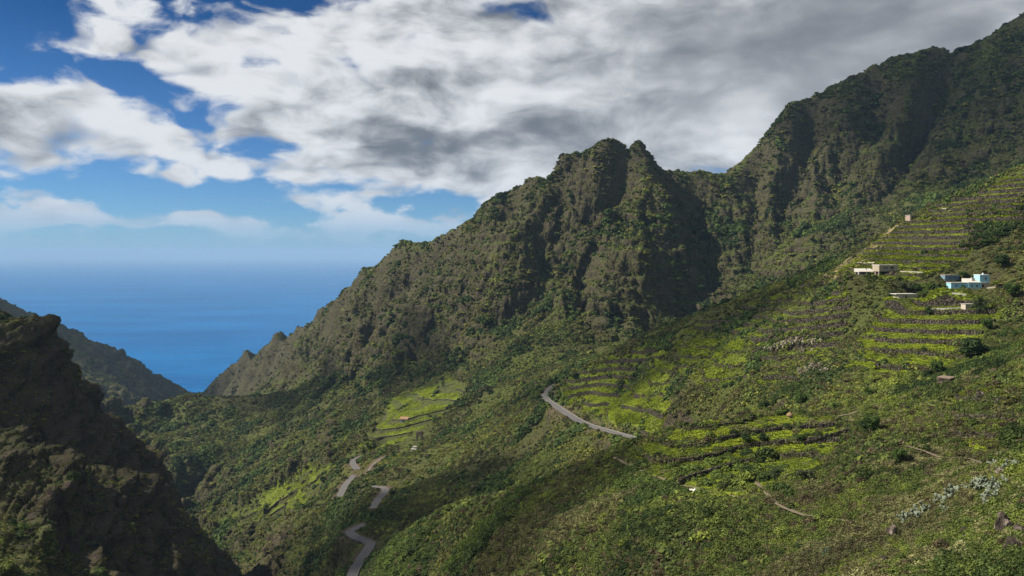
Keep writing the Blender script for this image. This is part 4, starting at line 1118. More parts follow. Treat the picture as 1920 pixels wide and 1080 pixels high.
def low_wall(u0, v0, u1, v1, h, mat, label, thick=0.35, name='garden_wall'):
    a, b = hit(u0, v0), hit(u1, v1); n = 12; co = []; fs = []
    d = (b - a)[:2]; d = d / np.linalg.norm(d); nn = np.array([-d[1], d[0]])
    for i in range(n + 1):
        p = a + (b - a) * i / n; g = min(ground(p[0], p[1]), ground(p[0], p[1] - .6)); zt = p[2] + h
        for (q, z) in ((p[:2], g - .8), (p[:2], max(zt, g + .3)), (p[:2] + nn * thick, max(zt, g + .3)), (p[:2] + nn * thick, g - .8)): co.append((q[0], q[1], z))
    for i in range(n):
        for k in range(4): fs.append((i*4+k, i*4+(k+1) % 4, (i+1)*4+(k+1) % 4, (i+1)*4+k))
    fs += [(0, 1, 2, 3), tuple(n*4+k for k in (3, 2, 1, 0))]
    tag(link(bpy.data.objects.new(name, mesh_from(name, co, fs, mat))), label, 'wall', 'garden and field walls', 'thing')
low_wall(1766, 395, 1820, 393, 1.0, WHITEW, 'long whitish wall across the upper terraces right of the pinkish hut')
low_wall(1600, 496, 1640, 494, 0.7, CREAM, 'pale wall on the slope left of the tan house')
low_wall(1740, 581, 1808, 579, 0.5, CONC, 'grey edged terrace wall left of the small cream block hut')
low_wall(1688, 510, 1730, 512, 0.5, CREAM, 'low pale wall running right from the tan house')
low_wall(1785, 552, 1812, 555, 0.7, WHITEW, 'short whitish wall just below the blue farmhouse')
low_wall(1640, 758, 1720, 735, 0.6, WALL_STONE, 'rough field wall climbing toward the brown stone hut')
low_wall(1508, 836, 1594, 812, 1.1, WALL_STONE, 'dark stone wall closing the right side of the near terraced spur')
low_wall(1850, 541, 1884, 538, 0.4, CREAM, 'thin pale wall right of the blue farmhouse tower')

# ground sheets, posts, straw stack
def tarp(u, v, w, d, label):
    p = hit(u, v); n = 5; co = []; fs = []
    for i in range(n):
        for j in range(n):
            x, y = p[0] + (i / (n - 1) - .5) * w, p[1] + (j / (n - 1)) * d; co.append((x, y, ground(x, y) + .35 + .22 * math.sin(i * 2.1 + j * 1.3)))
    top = len(co); co += [(c[0], c[1], c[2] - .06) for c in co]
    for i in range(n - 1):
        for j in range(n - 1):
            a, b, c, e_ = i*n+j, (i+1)*n+j, (i+1)*n+j+1, i*n+j+1
            fs += [(a, b, c, e_), (a + top, e_ + top, c + top, b + top)]
    tag(link(bpy.data.objects.new('tarpaulin', mesh_from('tarpaulin', co, fs, WHITEW))), label, 'tarpaulin', 'white sheets lying on the spur')
tarp(1281, 928, 1.3, 1.2, 'small white sheet lying lower on the near spur path')
tarp(1299, 923, 1.5, 1.2, 'white sheet beside the stone wall end, just up the path')
def post(u, v, h, label):
    p = hit(u, v)
    e = empty('post', (p[0], p[1], ground(p[0], p[1]))); tag(e, label, 'post', 'wooden posts in the fields')
    MB().tube([(0, 0, -.4), (.03, 0, h * .5), (0, .02, h)], [.07, .06, .05], 6).build('shaft', DARKWOOD, e)
    MB().box(-.3, .3, -.04, .04, h - .25, h - .17).build('crossbar', DARKWOOD, e)
post(1589, 812, 3.4, 'tall thin wooden post at the right end of the near terraces')
post(1427, 785, 2.0, 'short dark wooden post on the top terrace of the near spur')
p = hit(1481, 785); e = empty('straw_stack', (p[0], p[1], ground(p[0], p[1]))); tag(e, 'small brown straw stack on the top terrace of the near spur', 'straw stack')
STRAW = plain('straw', (0.25, 0.16, 0.09), 0.95, 0.4, 3.0)
MB().tube([(0,0,-.3),(0,0,.55),(0,0,.8),(0.02,0,1.05),(0,0,1.3),(0,0,1.75)], [.5,.45,.85,.8,.6,.08], 11).build('thatch', STRAW, e)
MB().tube([(0,0,-.5),(0,0,2.0)], [.06,.04], 5).build('pole', DARKWOOD, e)

# ------------------------------------------------------------------ plants
BARK = plain('bark', (0.075, 0.055, 0.040), 0.95, 0.4, 2.5)
def leaf_mesh(name, centers, normals, size, mat, rnd, aspect=1.6):
    """small leaf-sized faces: one bent diamond per leaf"""
    c = np.asarray(centers, np.float32); nrm = np.asarray(normals, np.float32); n = len(c)
    nrm = nrm / (np.linalg.norm(nrm, axis=1, keepdims=True) + 1e-6)
    r = rnd.normal(size=(n, 3)); t = np.cross(nrm, r); t /= np.linalg.norm(t, axis=1, keepdims=True) + 1e-6; b = np.cross(nrm, t)
    sz = (np.asarray(size) * np.ones(n))[:, None]
    v = np.stack([c - t * sz * aspect * .5, c + b * sz * .5, c + t * sz * aspect * .5 + nrm * sz * .15, c - b * sz * .5], 1).reshape(-1, 3)
    f = np.arange(n * 4).reshape(-1, 4)
    me = bpy.data.meshes.new(name)
    me.vertices.add(len(v)); me.vertices.foreach_set('co', v.astype(np.float32).ravel())
    me.loops.add(f.size); me.loops.foreach_set('vertex_index', f.ravel().astype(np.int32))
    me.polygons.add(n); me.polygons.foreach_set('loop_start', np.arange(0, f.size, 4, dtype=np.int32)); me.polygons.foreach_set('loop_total', np.full(n, 4, np.int32))
    a = me.attributes.new('leaf', 'FLOAT', 'FACE'); a.data.foreach_set('value', rnd.rand(n).astype(np.float32))
    me.update(); me.materials.append(mat); return me
def clump_points(rnd, n, lumps, rx=1.0, rz=0.8, jitter=.5):
    """points over a few overlapping lobes, with outward normals"""
    c = rnd.normal(size=(lumps, 3)); c /= np.linalg.norm(c, axis=1, keepdims=True); c *= rnd.rand(lumps, 1) * .55 + .15
    c[:, 2] = np.abs(c[:, 2]) * .9; rr = .38 + .3 * rnd.rand(lumps)
    k = rnd.randint(0, lumps, n); d = rnd.normal(size=(n, 3)); d /= np.linalg.norm(d, axis=1, keepdims=True)
    p = c[k] + d * (rr[k] * (.65 + .35 * rnd.rand(n)))[:, None]
    p[:, 2] = np.abs(p[:, 2]) ; p *= (rx, rx, rz)
    nrm = d + rnd.normal(size=(n, 3)) * jitter + np.array([0, 0, .35])
    return p, nrm
rnd = np.random.RandomState(5)
LEAF = leaf_material('shrub_leaf')
protos = {}
def proto(name, me): protos[name] = bpy.data.objects.new(name, me)
p_, n_ = clump_points(rnd, 70, 5); proto('round_shrub', leaf_mesh('round_shrub', p_, n_, .30 + .16 * rnd.rand(70), LEAF, rnd, 1.5))
p_, n_ = clump_points(rnd, 64, 7, 1.2, .55); proto('spreading_shrub', leaf_mesh('spreading_shrub', p_, n_, .28 + .16 * rnd.rand(64), LEAF, rnd, 1.8))
p_, n_ = clump_points(rnd, 420, 8, 1.1, .8); proto('leafy_shrub', leaf_mesh('leafy_shrub', p_, n_, .10 + .08 * rnd.rand(420), LEAF, rnd, 2.0))
p_, n_ = clump_points(rnd, 380, 10, 1.3, .6, .9); proto('twiggy_shrub', leaf_mesh('twiggy_shrub', p_, n_, .07 + .08 * rnd.rand(380), LEAF, rnd, 3.0))
def tuft(n, h, spread, w):
    co = []; fs = []; val = []
    for i in range(n):
        a = rnd.rand() * 6.283; r = rnd.rand() * .35; l = h * (.6 + .6 * rnd.rand()); b = np.array([math.cos(a) * r, math.sin(a) * r, -.05]); a2 = a + rnd.normal() * .8
        o = np.array([math.cos(a2), math.sin(a2), 0]) * spread * (.4 + rnd.rand()); s_ = np.array([-math.sin(a2), math.cos(a2), 0]) * w
        k = len(co); co += [b - s_, b + s_, b + o * .45 + np.array([0, 0, l * .7]) + s_ * .8, b + o * .45 + np.array([0, 0, l * .7]) - s_ * .8, b + o + np.array([0, 0, l * .85])]
        fs += [(k, k+1, k+2, k+3), (k+3, k+2, k+4)]; v_ = rnd.rand(); val += [v_, v_]
    me = mesh_from('tuft', co, fs, LEAF); at = me.attributes.new('leaf', 'FLOAT', 'FACE'); at.data.foreach_set('value', np.array(val, np.float32)); return me
proto('crop_tuft', tuft(16, 1.0, .75, .12))
proto('agave_tuft', tuft(15, 1.0, .95, .10))

# --- ground cover: one mass per kind of plant
cell = (0.5 * (GX[1:, :] + GX[:-1, :]))
dR = np.gradient(RAD, axis=0); dA = np.gradient(AZ, axis=1)
area = RAD * dR * dA * np.sqrt(1 + np.minimum(slope, 3)**2)
inview = (seen_gap < 26) & (np.abs(np.degrees(AZ)) < 38) & (VV < 1180) & (GY > 20) & (VZ > SEA + 4)
off_road = (road_near > np.where(GY > 420, 4.2, 3.9)) & (path_near > .75)
def scatter(name, proto_name, weight, count, size, squash, palette, label, cat_, seed, size_exp=0.0, lift=-.08, lo_=None):
    rs = np.random.RandomState(seed)
    w = (area * weight * inview * off_road / RAD**1.55)
    w[0] = 0; w[-1] = 0; w[:, 0] = 0; w[:, -1] = 0
    w = w.ravel(); cs = np.cumsum(w); k = np.searchsorted(cs, rs.rand(count) * cs[-1]); k = np.clip(k, 0, w.size - 1)
    i, j = np.divmod(k, nc); i = np.clip(i, 1, nr - 2); j = np.clip(j, 1, nc - 2)
    ti, tj = rs.rand(count), rs.rand(count)
    def bl(A): return (A[i, j] * (1 - ti) + A[i+1, j] * ti) * (1 - tj) + (A[i, j+1] * (1 - ti) + A[i+1, j+1] * ti) * tj
    X, Y, Z = bl(VX), bl(VY), bl(VZ)
    s = size(Y, rs.rand(count)) * (0.85 + 0.3 * rs.rand(count)) * np.clip(1 + 0.9 * fbm(X / 22, Y / 22, 2, seed + 3), .55, 1.7)
    me = bpy.data.meshes.new(name); me.vertices.add(count)
    me.vertices.foreach_set('co', np.stack([X, Y, Z + lift * s], 1).astype(np.float32).ravel())
    c = palette(X, Y, i, j, rs)
    a = me.attributes.new('tint', 'FLOAT_COLOR', 'POINT'); a.data.foreach_set('color', np.concatenate([c, np.ones((count, 1))], 1).astype(np.float32).ravel())
    sc = np.stack([s, s, s * squash * (.7 + .6 * rs.rand(count))], 1)
    a = me.attributes.new('size', 'FLOAT_VECTOR', 'POINT'); a.data.foreach_set('vector', sc.astype(np.float32).ravel())
    ro = np.stack([rs.normal(size=count) * .12, rs.normal(size=count) * .12, rs.rand(count) * 6.283], 1)
    a = me.attributes.new('turn', 'FLOAT_VECTOR', 'POINT'); a.data.foreach_set('vector', ro.astype(np.float32).ravel())
    o = link(bpy.data.objects.new(name, me)); tag(o, label, cat_, kind='stuff')
    ng = bpy.data.node_groups.new(name + '_scatter', 'GeometryNodeTree')
    ng.interface.new_socket('Geometry', in_out='INPUT', socket_type='NodeSocketGeometry'); ng.interface.new_socket('Geometry', in_out='OUTPUT', socket_type='NodeSocketGeometry')
    gi = ng.nodes.new('NodeGroupInput'); go = ng.nodes.new('NodeGroupOutput')
    mp = ng.nodes.new('GeometryNodeMeshToPoints'); io = ng.nodes.new('GeometryNodeInstanceOnPoints'); oi = ng.nodes.new('GeometryNodeObjectInfo'); oi.inputs['Object'].default_value = protos[proto_name]; oi.inputs['As Instance'].default_value = True
    def na(nm):
        n = ng.nodes.new('GeometryNodeInputNamedAttribute'); n.data_type = 'FLOAT_VECTOR'; n.inputs['Name'].default_value = nm; return n.outputs['Attribute']
    ng.links.new(gi.outputs[0], mp.inputs[0]); ng.links.new(mp.outputs[0], io.inputs['Points']); ng.links.new(oi.outputs['Geometry'], io.inputs['Instance'])
    ng.links.new(na('size'), io.inputs['Scale']); ng.links.new(na('turn'), io.inputs['Rotation']); ng.links.new(io.outputs[0], go.inputs[0])
    md = o.modifiers.new('scatter', 'NODES'); md.node_group = ng
    return o
def pal(dark, mid, light, patch_scale=45, brown=0.12, seed=900):
    dark, mid, light = map(np.array, (dark, mid, light)); br = np.array((0.085, 0.068, 0.036))
    def f(X, Y, i, j, rs):
        t = np.clip(0.5 + 0.85 * fbm(X / patch_scale, Y / patch_scale, 3, seed) + 0.15 * rs.normal(size=len(X)), 0, 1)[:, None]
        c = np.where(t < .5, dark + (mid - dark) * t * 2, mid + (light - mid) * (t * 2 - 1))
        lz = lush[i, j][:, None]; c = c * (.8 + .4 * lz)
        b = (rs.rand(len(X)) < brown * (1.6 - 1.2 * lush[i, j]))[:, None]
        c = np.where(b, br * (.6 + .8 * rs.rand(len(X), 1)), c)
        return c * (.8 + .4 * rs.rand(len(X), 1))
    return f
notfield = 1 - np.where(old, .6, 0.93) * flat
notpale = 1 - 0.95 * pale
G = 1.95                                                           # overall leaf brightness
def pl(d, m, l, *r): return pal(tuple(c * G for c in d), tuple(c * G for c in m), tuple(c * G for c in l), *r)
mid_size = lambda Y, r: np.clip(0.42 + Y * 0.0021, .5, 2.4) * (0.5 + 1.3 * r**2.6)
openp = sstep(-0.15, 0.22, fbm(GX / 42, GY / 42, 4, 1201) + .15 * fbm(GX / 9, GY / 9, 2, 1207)) * (1 - .55 * left_wall)           # stretches of open grass between the thickets
upright = 1 - .88 * sstep(1.1, 2.0, slope)
scat_w = upright * (1 - .6 * left_wall) * (1 - sstep(.3, .6, terr_mask) * (terr_of == 8)) * (0.22 + 0.9 * lush) * (1 - 0.82 * rocky) * (1 - .8 * bare * rocky) * notfield * notpale * (1 - .75 * dirt) * (.10 + .90 * openp)
farw = sstep(60, 130, GY)
scatter('shrub_cover', 'round_shrub', scat_w * farw, VEG * 62 // 100, mid_size, .85, pl((0.016, 0.025, 0.008), (0.036, 0.048, 0.013), (0.082, 0.098, 0.018)), 'dark green rounded shrubs covering the valley slopes', 'shrubs', 61)
scatter('scrub_cover', 'spreading_shrub', scat_w * farw, VEG * 62 // 100, mid_size, .75, pl((0.032, 0.030, 0.013), (0.060, 0.060, 0.018), (0.100, 0.104, 0.020), 60, .14, 930), 'olive and brownish scrub spread over the slopes', 'scrub', 62)
thick_w = sstep(0.05, 0.4, fbm(GX / 48, GY / 48, 3, 1301)) * (1 - rocky) * (1 - .85 * left_wall) * (1 - .97 * terr_mask * (terr_of != 6)) * notpale * (GY > 95)
scatter('near_thicket', 'leafy_shrub', thick_w * (1 - sstep(260, 340, GY)), VEG * 5 // 100, lambda Y, r: np.clip(1.0 + Y * .0035, 1.2, 2.2) * (.55 + .9 * r**2), .8, pl((0.012, 0.020, 0.006), (0.026, 0.040, 0.010), (0.054, 0.075, 0.014), 30, .03, 1330), 'taller dark thickets on the nearer slopes', 'bushes', 68)
scatter('thicket', 'round_shrub', thick_w * sstep(260, 340, GY), VEG * 16 // 100, lambda Y, r: np.clip(1.0 + Y * .0035, 1.3, 4.2) * (.55 + .9 * r**2), .8, pl((0.012, 0.020, 0.006), (0.024, 0.038, 0.010), (0.050, 0.072, 0.014), 30, .03, 1330), 'taller dark thickets in the folds of the slopes', 'bushes', 67)
rock_w = np.clip(rocky, 0, 1) * (.12 + .88 * upright) * (1 - .55 * left_wall) * (1 - .85 * bare) * (GY > 130) * (.3 + .7 * sstep(-.25, .25, fbm(GX / 30, GY / 30, 3, 1401)))
scatter('ledge_shrubs', 'spreading_shrub', rock_w, VEG * 26 // 100, lambda Y, r: mid_size(Y, r) * .9, .7, pl((0.026, 0.028, 0.010), (0.062, 0.064, 0.016), (0.110, 0.106, 0.020), 40, .15, 960), 'low shrubs clinging to the ledges of the rock faces', 'shrubs', 63)
grass_w = (1.1 - .85 * openp + .5 * drygrass) * (1 - rocky) * (1 - terr_mask) * notpale * (GY > 35)
scatter('wild_grass', 'crop_tuft', grass_w, VEG * 75 // 100, lambda Y, r: np.clip(0.26 + Y * 0.0014, .26, 1.4) * (.6 + .7 * r), .5, pl((0.040, 0.050, 0.012), (0.075, 0.088, 0.017), (0.112, 0.118, 0.026), 38, .06, 1500), 'rough grass in the open ground between the shrubs', 'grass', 69)
crop_w = crop * (GY > 100)
scatter('field_crops', 'crop_tuft', crop_w, VEG * 46 // 100, lambda Y, r: np.clip(0.30 + Y * 0.0013, .3, .85) * (.7 + .6 * r), .7, pl((0.075, 0.096, 0.011), (0.130, 0.158, 0.015), (0.190, 0.220, 0.018), 14, .05, 990), 'bright green crops and grass growing on the terrace steps', 'crops', 64)
nearw = (1 - sstep(150, 260, GY)) * notfield * notpale * (1 - .6 * dirt)
scatter('leafy_undergrowth', 'leafy_shrub', nearw * (.3 + lush), VEG * 16 // 100, lambda Y, r: np.clip(.40 + Y * .004, .4, 1.2) * (.5 + 1.1 * r**2), .85, pl((0.018, 0.029, 0.008), (0.050, 0.064, 0.014), (0.098, 0.116, 0.020), 16, .06, 1020), 'leafy bushes of the near slopes', 'bushes', 65)
scatter('dry_undergrowth', 'twiggy_shrub', nearw * (1.3 - lush) * (1 + 1.2 * (1 - sstep(90, 110, GY))), VEG * 17 // 100, lambda Y, r: np.clip(.38 + Y * .004, .4, 1.1) * (.5 + 1.0 * r**2), .8, pl((0.034, 0.034, 0.015), (0.075, 0.072, 0.028), (0.125, 0.120, 0.050), 20, .16, 1050), 'greyish olive twiggy bushes and dry growth of the near slopes', 'bushes', 66)

# --- single trees, palms, cactus clumps
def tree_proto(seed, n, lumps, rx, rz, base, mat):
    r = np.random.RandomState(seed)
    c = r.normal(size=(lumps, 3)); c /= np.linalg.norm(c, axis=1, keepdims=True); c *= (r.rand(lumps, 1)**.5) * .72; rr = .22 + .24 * r.rand(lumps)
    k = r.randint(0, lumps, n); d = r.normal(size=(n, 3)); d /= np.linalg.norm(d, axis=1, keepdims=True)
    p = (c[k] + d * (rr[k] * (.7 + .3 * r.rand(n)))[:, None]) * (rx, rx, rz) + np.array([0, 0, base + rz * .8])
    crown = leaf_mesh('crown', p, d + r.normal(size=(n, 3)) * .5 + np.array([0, 0, .3]), .07 + .07 * r.rand(n), mat, r, 1.8)
    mb = MB(); mb.tube([(0, 0, -.3), (.03, .02, base * .5), (-.02, 0, base + rz * .3), (0, 0, base + rz)], [.085, .065, .05, .02], 8)
    for a in range(5):
        t = a * 1.256 + r.rand(); q = np.array([math.cos(t) * rx * .6, math.sin(t) * rx * .6, base + rz * (.5 + .5 * r.rand())])
        mb.tube([(0, 0, base * (.6 + .3 * r.rand())), tuple(q * .5 + np.array([0, 0, base * .45])), tuple(q)], [.045, .03, .012], 5)
    trunk = mesh_from('trunk', mb.v, mb.f, BARK); return crown, trunk
DARKLEAF = leaf_material('dark_tree_leaf', False, (0.036, 0.060, 0.018)); MIDLEAF = leaf_material('tree_leaf', False, (0.060, 0.099, 0.021)); LIMELEAF = leaf_material('lime_tree_leaf', False, (0.143, 0.203, 0.021))
GREYLEAF = leaf_material('greyish_tree_leaf', False, (0.075, 0.087, 0.039)); STRAWLEAF = leaf_material('straw_palm_leaf', False, (0.240, 0.180, 0.053))
tp = {'dark': tree_proto(11, 1500, 16, 1.0, .62, .35, DARKLEAF), 'mid': tree_proto(12, 1200, 14, .85, .8, .4, MIDLEAF), 'lime': tree_proto(13, 700, 10, .9, .32, 1.0, LIMELEAF), 'grey': tree_proto(14, 1100, 12, 1.0, .6, .3, GREYLEAF)}
def tree(u, v, width_px, kind, label, name='tree'):
    p = hit(u, v); s = width_px * p[1] / F / 2
    e = empty(name, (p[0], p[1], ground(p[0], p[1])), random.random() * 6); e.scale = (s, s, s); tag(e, label, 'tree', 'single trees on the slopes')
    cm, tm = tp[kind]; link(bpy.data.objects.new('trunk', tm), e); link(bpy.data.objects.new('crown', cm), e)
tree(1822, 675, 62, 'dark', 'large dark rounded tree standing right of the terraced fields')
tree(1757, 702, 34, 'mid', 'dark tree just behind the brown stone hut')
tree(1740, 708, 22, 'dark', 'smaller tree left of the tree behind the brown stone hut')
tree(1869, 541, 20, 'lime', 'flat topped lime green tree right of the blue farmhouse tower')
tree(1644, 516, 16, 'dark', 'dark bushy tree between the white roofed shed and the tan house')
tree(1700, 548, 34, 'grey', 'wide greyish tree on the bank behind the cream outbuilding')
tree(1720, 546, 22, 'dark', 'dark tree at the right end of the cream outbuilding')
tree(1806, 522, 18, 'mid', 'green tree between the shed on posts and the farmhouse tower')
tree(1502, 760, 28, 'mid', 'leafy tree in the gully behind the near terraced spur')
tree(1632, 812, 44, 'mid', 'rounded green tree standing on the bank right of the near terraces')
tree(1620, 805, 24, 'dark', 'dark tree left of the rounded green tree by the near terraces')
tree(1742, 590, 18, 'dark', 'small dark tree on the wall below the cream outbuilding')
tree(1510, 905, 42, 'grey', 'greyish spreading tree on the slope below the near terraces')
tree(1690, 870, 40, 'mid', 'bushy tree under the right hand footpath')
tree(1400, 830, 26, 'dark', 'dark bush tree on the second step of the near terraces')
tree(1430, 828, 24, 'dark', 'dark bush tree right of its twin on the near terraces')
tree(1500, 832, 24, 'mid', 'green bush tree at the right of the near terrace steps')
tree(1545, 640, 20, 'grey', 'greyish tree above the cactus patch on the farm hill')
tree(1850, 620, 30, 'mid', 'green tree beside the dark palm below the blue farmhouse')
tree(1895, 560, 40, 'mid', 'broad green tree at the right edge above the dark palm')
tree(1880, 500, 34, 'dark', 'dark tree above and right of the farmhouse tower')

def palm_proto(seed, fronds, leafmat, trunk_h, droop):
    r = np.random.RandomState(seed); co = []; fs = []; val = []
    for k in range(fronds):
        a = k * 2.399 + r.rand() * .4; el = 1.35 - 1.5 * (k / fronds) + r.normal() * .12; L = 1.0 * (.8 + .3 * r.rand())
        d = np.array([math.cos(a) * math.cos(el), math.sin(a) * math.cos(el), math.sin(el)]); side = np.array([-math.sin(a), math.cos(a), 0])
        pts_ = [np.array([0, 0, trunk_h])]
        for q in range(6): d = d + np.array([0, 0, -droop]); d /= np.linalg.norm(d); pts_.append(pts_[-1] + d * L / 6)
        for q in range(6):
            for sgn in (-1, 1):
                w = L * (.10 + .16 * math.sin((q + .7) / 6.3 * math.pi))
                for h_ in (0.0, 0.5):
                    b0 = pts_[q] * (1 - h_) + pts_[q + 1] * h_; dd = pts_[q + 1] - pts_[q]
                    t0 = b0 + side * sgn * w + dd * 1.2 + np.array([0, 0, -w * .35]); kk = len(co)
                    co += [b0, b0 + dd * .42, t0]; fs.append((kk, kk + 1, kk + 2)); val.append(r.rand())
    me = mesh_from('crown', co, fs, leafmat); at = me.attributes.new('leaf', 'FLOAT', 'FACE'); at.data.foreach_set('value', np.array(val, np.float32))
    mb = MB().tube([(0, 0, -.2), (.02, 0, trunk_h * .3), (0, .02, trunk_h * .7), (0, 0, trunk_h + .05)], [.12, .09, .085, .10], 9)
    return me, mesh_from('trunk', mb.v, mb.f, BARK)
pp = {'dark': palm_proto(3, 46, leaf_material('palm_leaf', False, (0.045, 0.063, 0.024)), .75, .20), 'straw': palm_proto(4, 30, STRAWLEAF, .3, .28), 'green': palm_proto(6, 34, leaf_material('green_palm_leaf', False, (0.068, 0.105, 0.024)), .55, .16)}
def palm(u, v, width_px, kind, label):
    p = hit(u, v); s = width_px * p[1] / F / 2
    e = empty('palm_tree', (p[0], p[1], ground(p[0], p[1])), random.random() * 6); e.scale = (s, s, s); tag(e, label, 'palm tree', 'palms among the fields')
    c, t = pp[kind]; link(bpy.data.objects.new('trunk', t), e); link(bpy.data.objects.new('crown', c), e)
palm(1838, 586, 42, 'dark', 'big dark palm in front of the right end of the blue farmhouse')
palm(1792, 688, 22, 'straw', 'small palm with dry straw coloured fronds beside the large dark tree')
palm(1564, 770, 26, 'green', 'palm with a thin trunk in the gully behind the near spur')
palm(1626, 742, 30, 'green', 'short palm in the gully below the terraced fields')
palm(1457, 900, 32, 'dark', 'dark spiky palm at the foot of the near terraces')
for (u_, v_, w_, lb) in [(697, 970, 14, 'bushy tree in the gap between the two lowest road curves'), (628, 952, 16, 'tree below the left end of the far road bend'), (606, 905, 16, 'tree on the green slope left of the far road bends'), (735, 930, 16, 'tree right of the middle road hairpin'), (1078, 712, 20, 'tree at the top end of the upper road bend'), (1010, 735, 18, 'tree just outside the upper road bend'), (1126, 824, 18, 'tree below the parapet midway along the upper road')]:
    tree(u_, v_, w_, 'dark', lb)
palm(1742, 585, 18, 'dark', 'small dark palm on the terraces left of the big dark palm')

# cactus clumps
def cactus_proto(seed, n):
    r = np.random.RandomState(seed); mb = MB()
    def pad(c, up, nrm, w, h):
        up = up / np.linalg.norm(up); nrm = nrm - up * np.dot(nrm, up); nrm /= np.linalg.norm(nrm); sd = np.cross(up, nrm)
        co = []; m = 9
        for lay_, k in ((-1, .75), (0, 1.0), (1, .75)):
            for q in range(m):
                t = 2 * math.pi * q / m; co.append(c + up * (h * .5 + k * h * .5 * -math.cos(t)) + sd * k * w * .5 * math.sin(t) + nrm * lay_ * w * .09)
        fs = [(l*m+q, l*m+(q+1) % m, (l+1)*m+(q+1) % m, (l+1)*m+q) for l in range(2) for q in range(m)] + [tuple(range(m))[::-1], tuple(2*m+q for q in range(m))]
        mb.add(co, fs)
    def grow(c, up, depth, size):
        nrm = r.normal(size=3) * (1, 1, .3); pad(c, up, nrm, size * .75, size)
        if depth <= 0: return
        for _ in range(r.randint(1, 4)):
            u2 = up + r.normal(size=3) * .75; u2[2] = abs(u2[2]) + .15; grow(c + up / np.linalg.norm(up) * size * .9, u2, depth - 1, size * (.8 + .25 * r.rand()))
    for _ in range(n):
        a = r.rand() * 6.283; rr = r.rand() * .8
        grow(np.array([math.cos(a) * rr, math.sin(a) * rr, -.06]), np.array([r.normal() * .35, r.normal() * .35, 1.0]), 2, .34)
    return mb
CACT = plain('cactus_skin', (0.165, 0.190, 0.130), 0.65, 0.35, 3.0, spec=0.3); CACT_DRY = plain('dry_cactus_skin', (0.27, 0.235, 0.165), 0.85, 0.35, 3.0)
cm = [mesh_from('pads', m_.v, m_.f, CACT, True) for m_ in (cactus_proto(1, 5), cactus_proto(2, 6), cactus_proto(3, 4))]
cd = [mesh_from('pads', m_.v, m_.f, CACT_DRY, True) for m_ in (cactus_proto(4, 6), cactus_proto(5, 6))]
def cactus(u, v, width_px, meshes, label, group):
    p = hit(u, v); s = width_px * p[1] / F / 1.45
    o = empty('prickly_pear', (p[0], p[1], ground(p[0], p[1])), random.random() * 6.28); o.scale = (s, s, s); tag(o, label, 'cactus', group)
    tag(link(bpy.data.objects.new('pads', random.choice(meshes)), o), kind='stuff')
row = [(1676, 1003, 26), (1692, 990, 30), (1706, 980, 34), (1722, 974, 32), (1738, 966, 34), (1752, 956, 36), (1768, 950, 38), (1782, 938, 40), (1797, 930, 38), (1812, 925, 30), (1832, 914, 34), (1850, 918, 44), (1866, 926, 40), (1858, 944, 40), (1878, 912, 40), (1884, 890, 34), (1900, 880, 36), (1872, 880, 30), (1742, 978, 26), (1775, 966, 28)]
for k, (u, v, w) in enumerate(row):
    cactus(u, v, w, cm, '%s prickly pear clump along the near slope crest, counted upward from the left' % (words_n[k] if k else 'leftmost'), 'prickly pears on the near slope')
dry = [(1440, 660, 20), (1455, 654, 22), (1470, 650, 22), (1484, 648, 22), (1498, 645, 24), (1512, 650, 22), (1526, 646, 20), (1507, 662, 20), (1520, 695, 20), (1534, 690, 20), (1546, 700, 20), (1505, 700, 18)]
for k, (u, v, w) in enumerate(dry):
    cactus(u, v, w, cd, ('%s bleached cactus clump from the left in the upper patch on the farm hill' % (words_n[k] if k else 'first')) if k < 8 else ('%s bleached cactus clump from the left in the lower farm hill patch' % ['second', 'third', 'fourth', 'first'][k - 8]), 'bleached cactus on the farm hill')
AG = leaf_material('agave_leaf', False, (0.128, 0.188, 0.128), 0.0)
agm = bpy.data.meshes.new('agave'); 
def agave(u, v, width_px, label):
    p = hit(u, v); s = width_px * p[1] / F / 2
    e = empty('agave_plant', (p[0], p[1], ground(p[0], p[1]))); e.scale = (s, s, s); tag(e, label, 'agave', 'agaves on the near slope')
    mb = MB()
    for k in range(26):
        a = k * 2.399; el = 1.25 - 1.0 * k / 26; d = np.array([math.cos(a) * math.cos(el), math.sin(a) * math.cos(el), math.sin(el)]); sd = np.array([-math.sin(a), math.cos(a), 0]) * .085
        q = [d * .05, d * .5 + np.array([0, 0, .02]), d * 1.0 + np.array([0, 0, -.02])]
        up = np.cross(d, sd); up = up / np.linalg.norm(up) * .03
        mb.add([q[0] - sd * .7, q[0] + sd * .7, q[1] + sd, q[1] - sd, q[2], q[0] - up, q[1] - up], [(0, 1, 2, 3), (3, 2, 4), (1, 5, 6, 2), (5, 0, 3, 6), (2, 6, 4), (6, 3, 4)])
    lo = mb.build('leaves', AG, e)
    at = lo.data.attributes.new('leaf', 'FLOAT', 'FACE'); at.data.foreach_set('value', np.random.rand(len(lo.data.polygons)).astype(np.float32))
agave(1552, 1042, 34, 'blue green agave low on the near slope at the picture bottom')
agave(1785, 934, 24, 'pale agave rosette among the prickly pears')

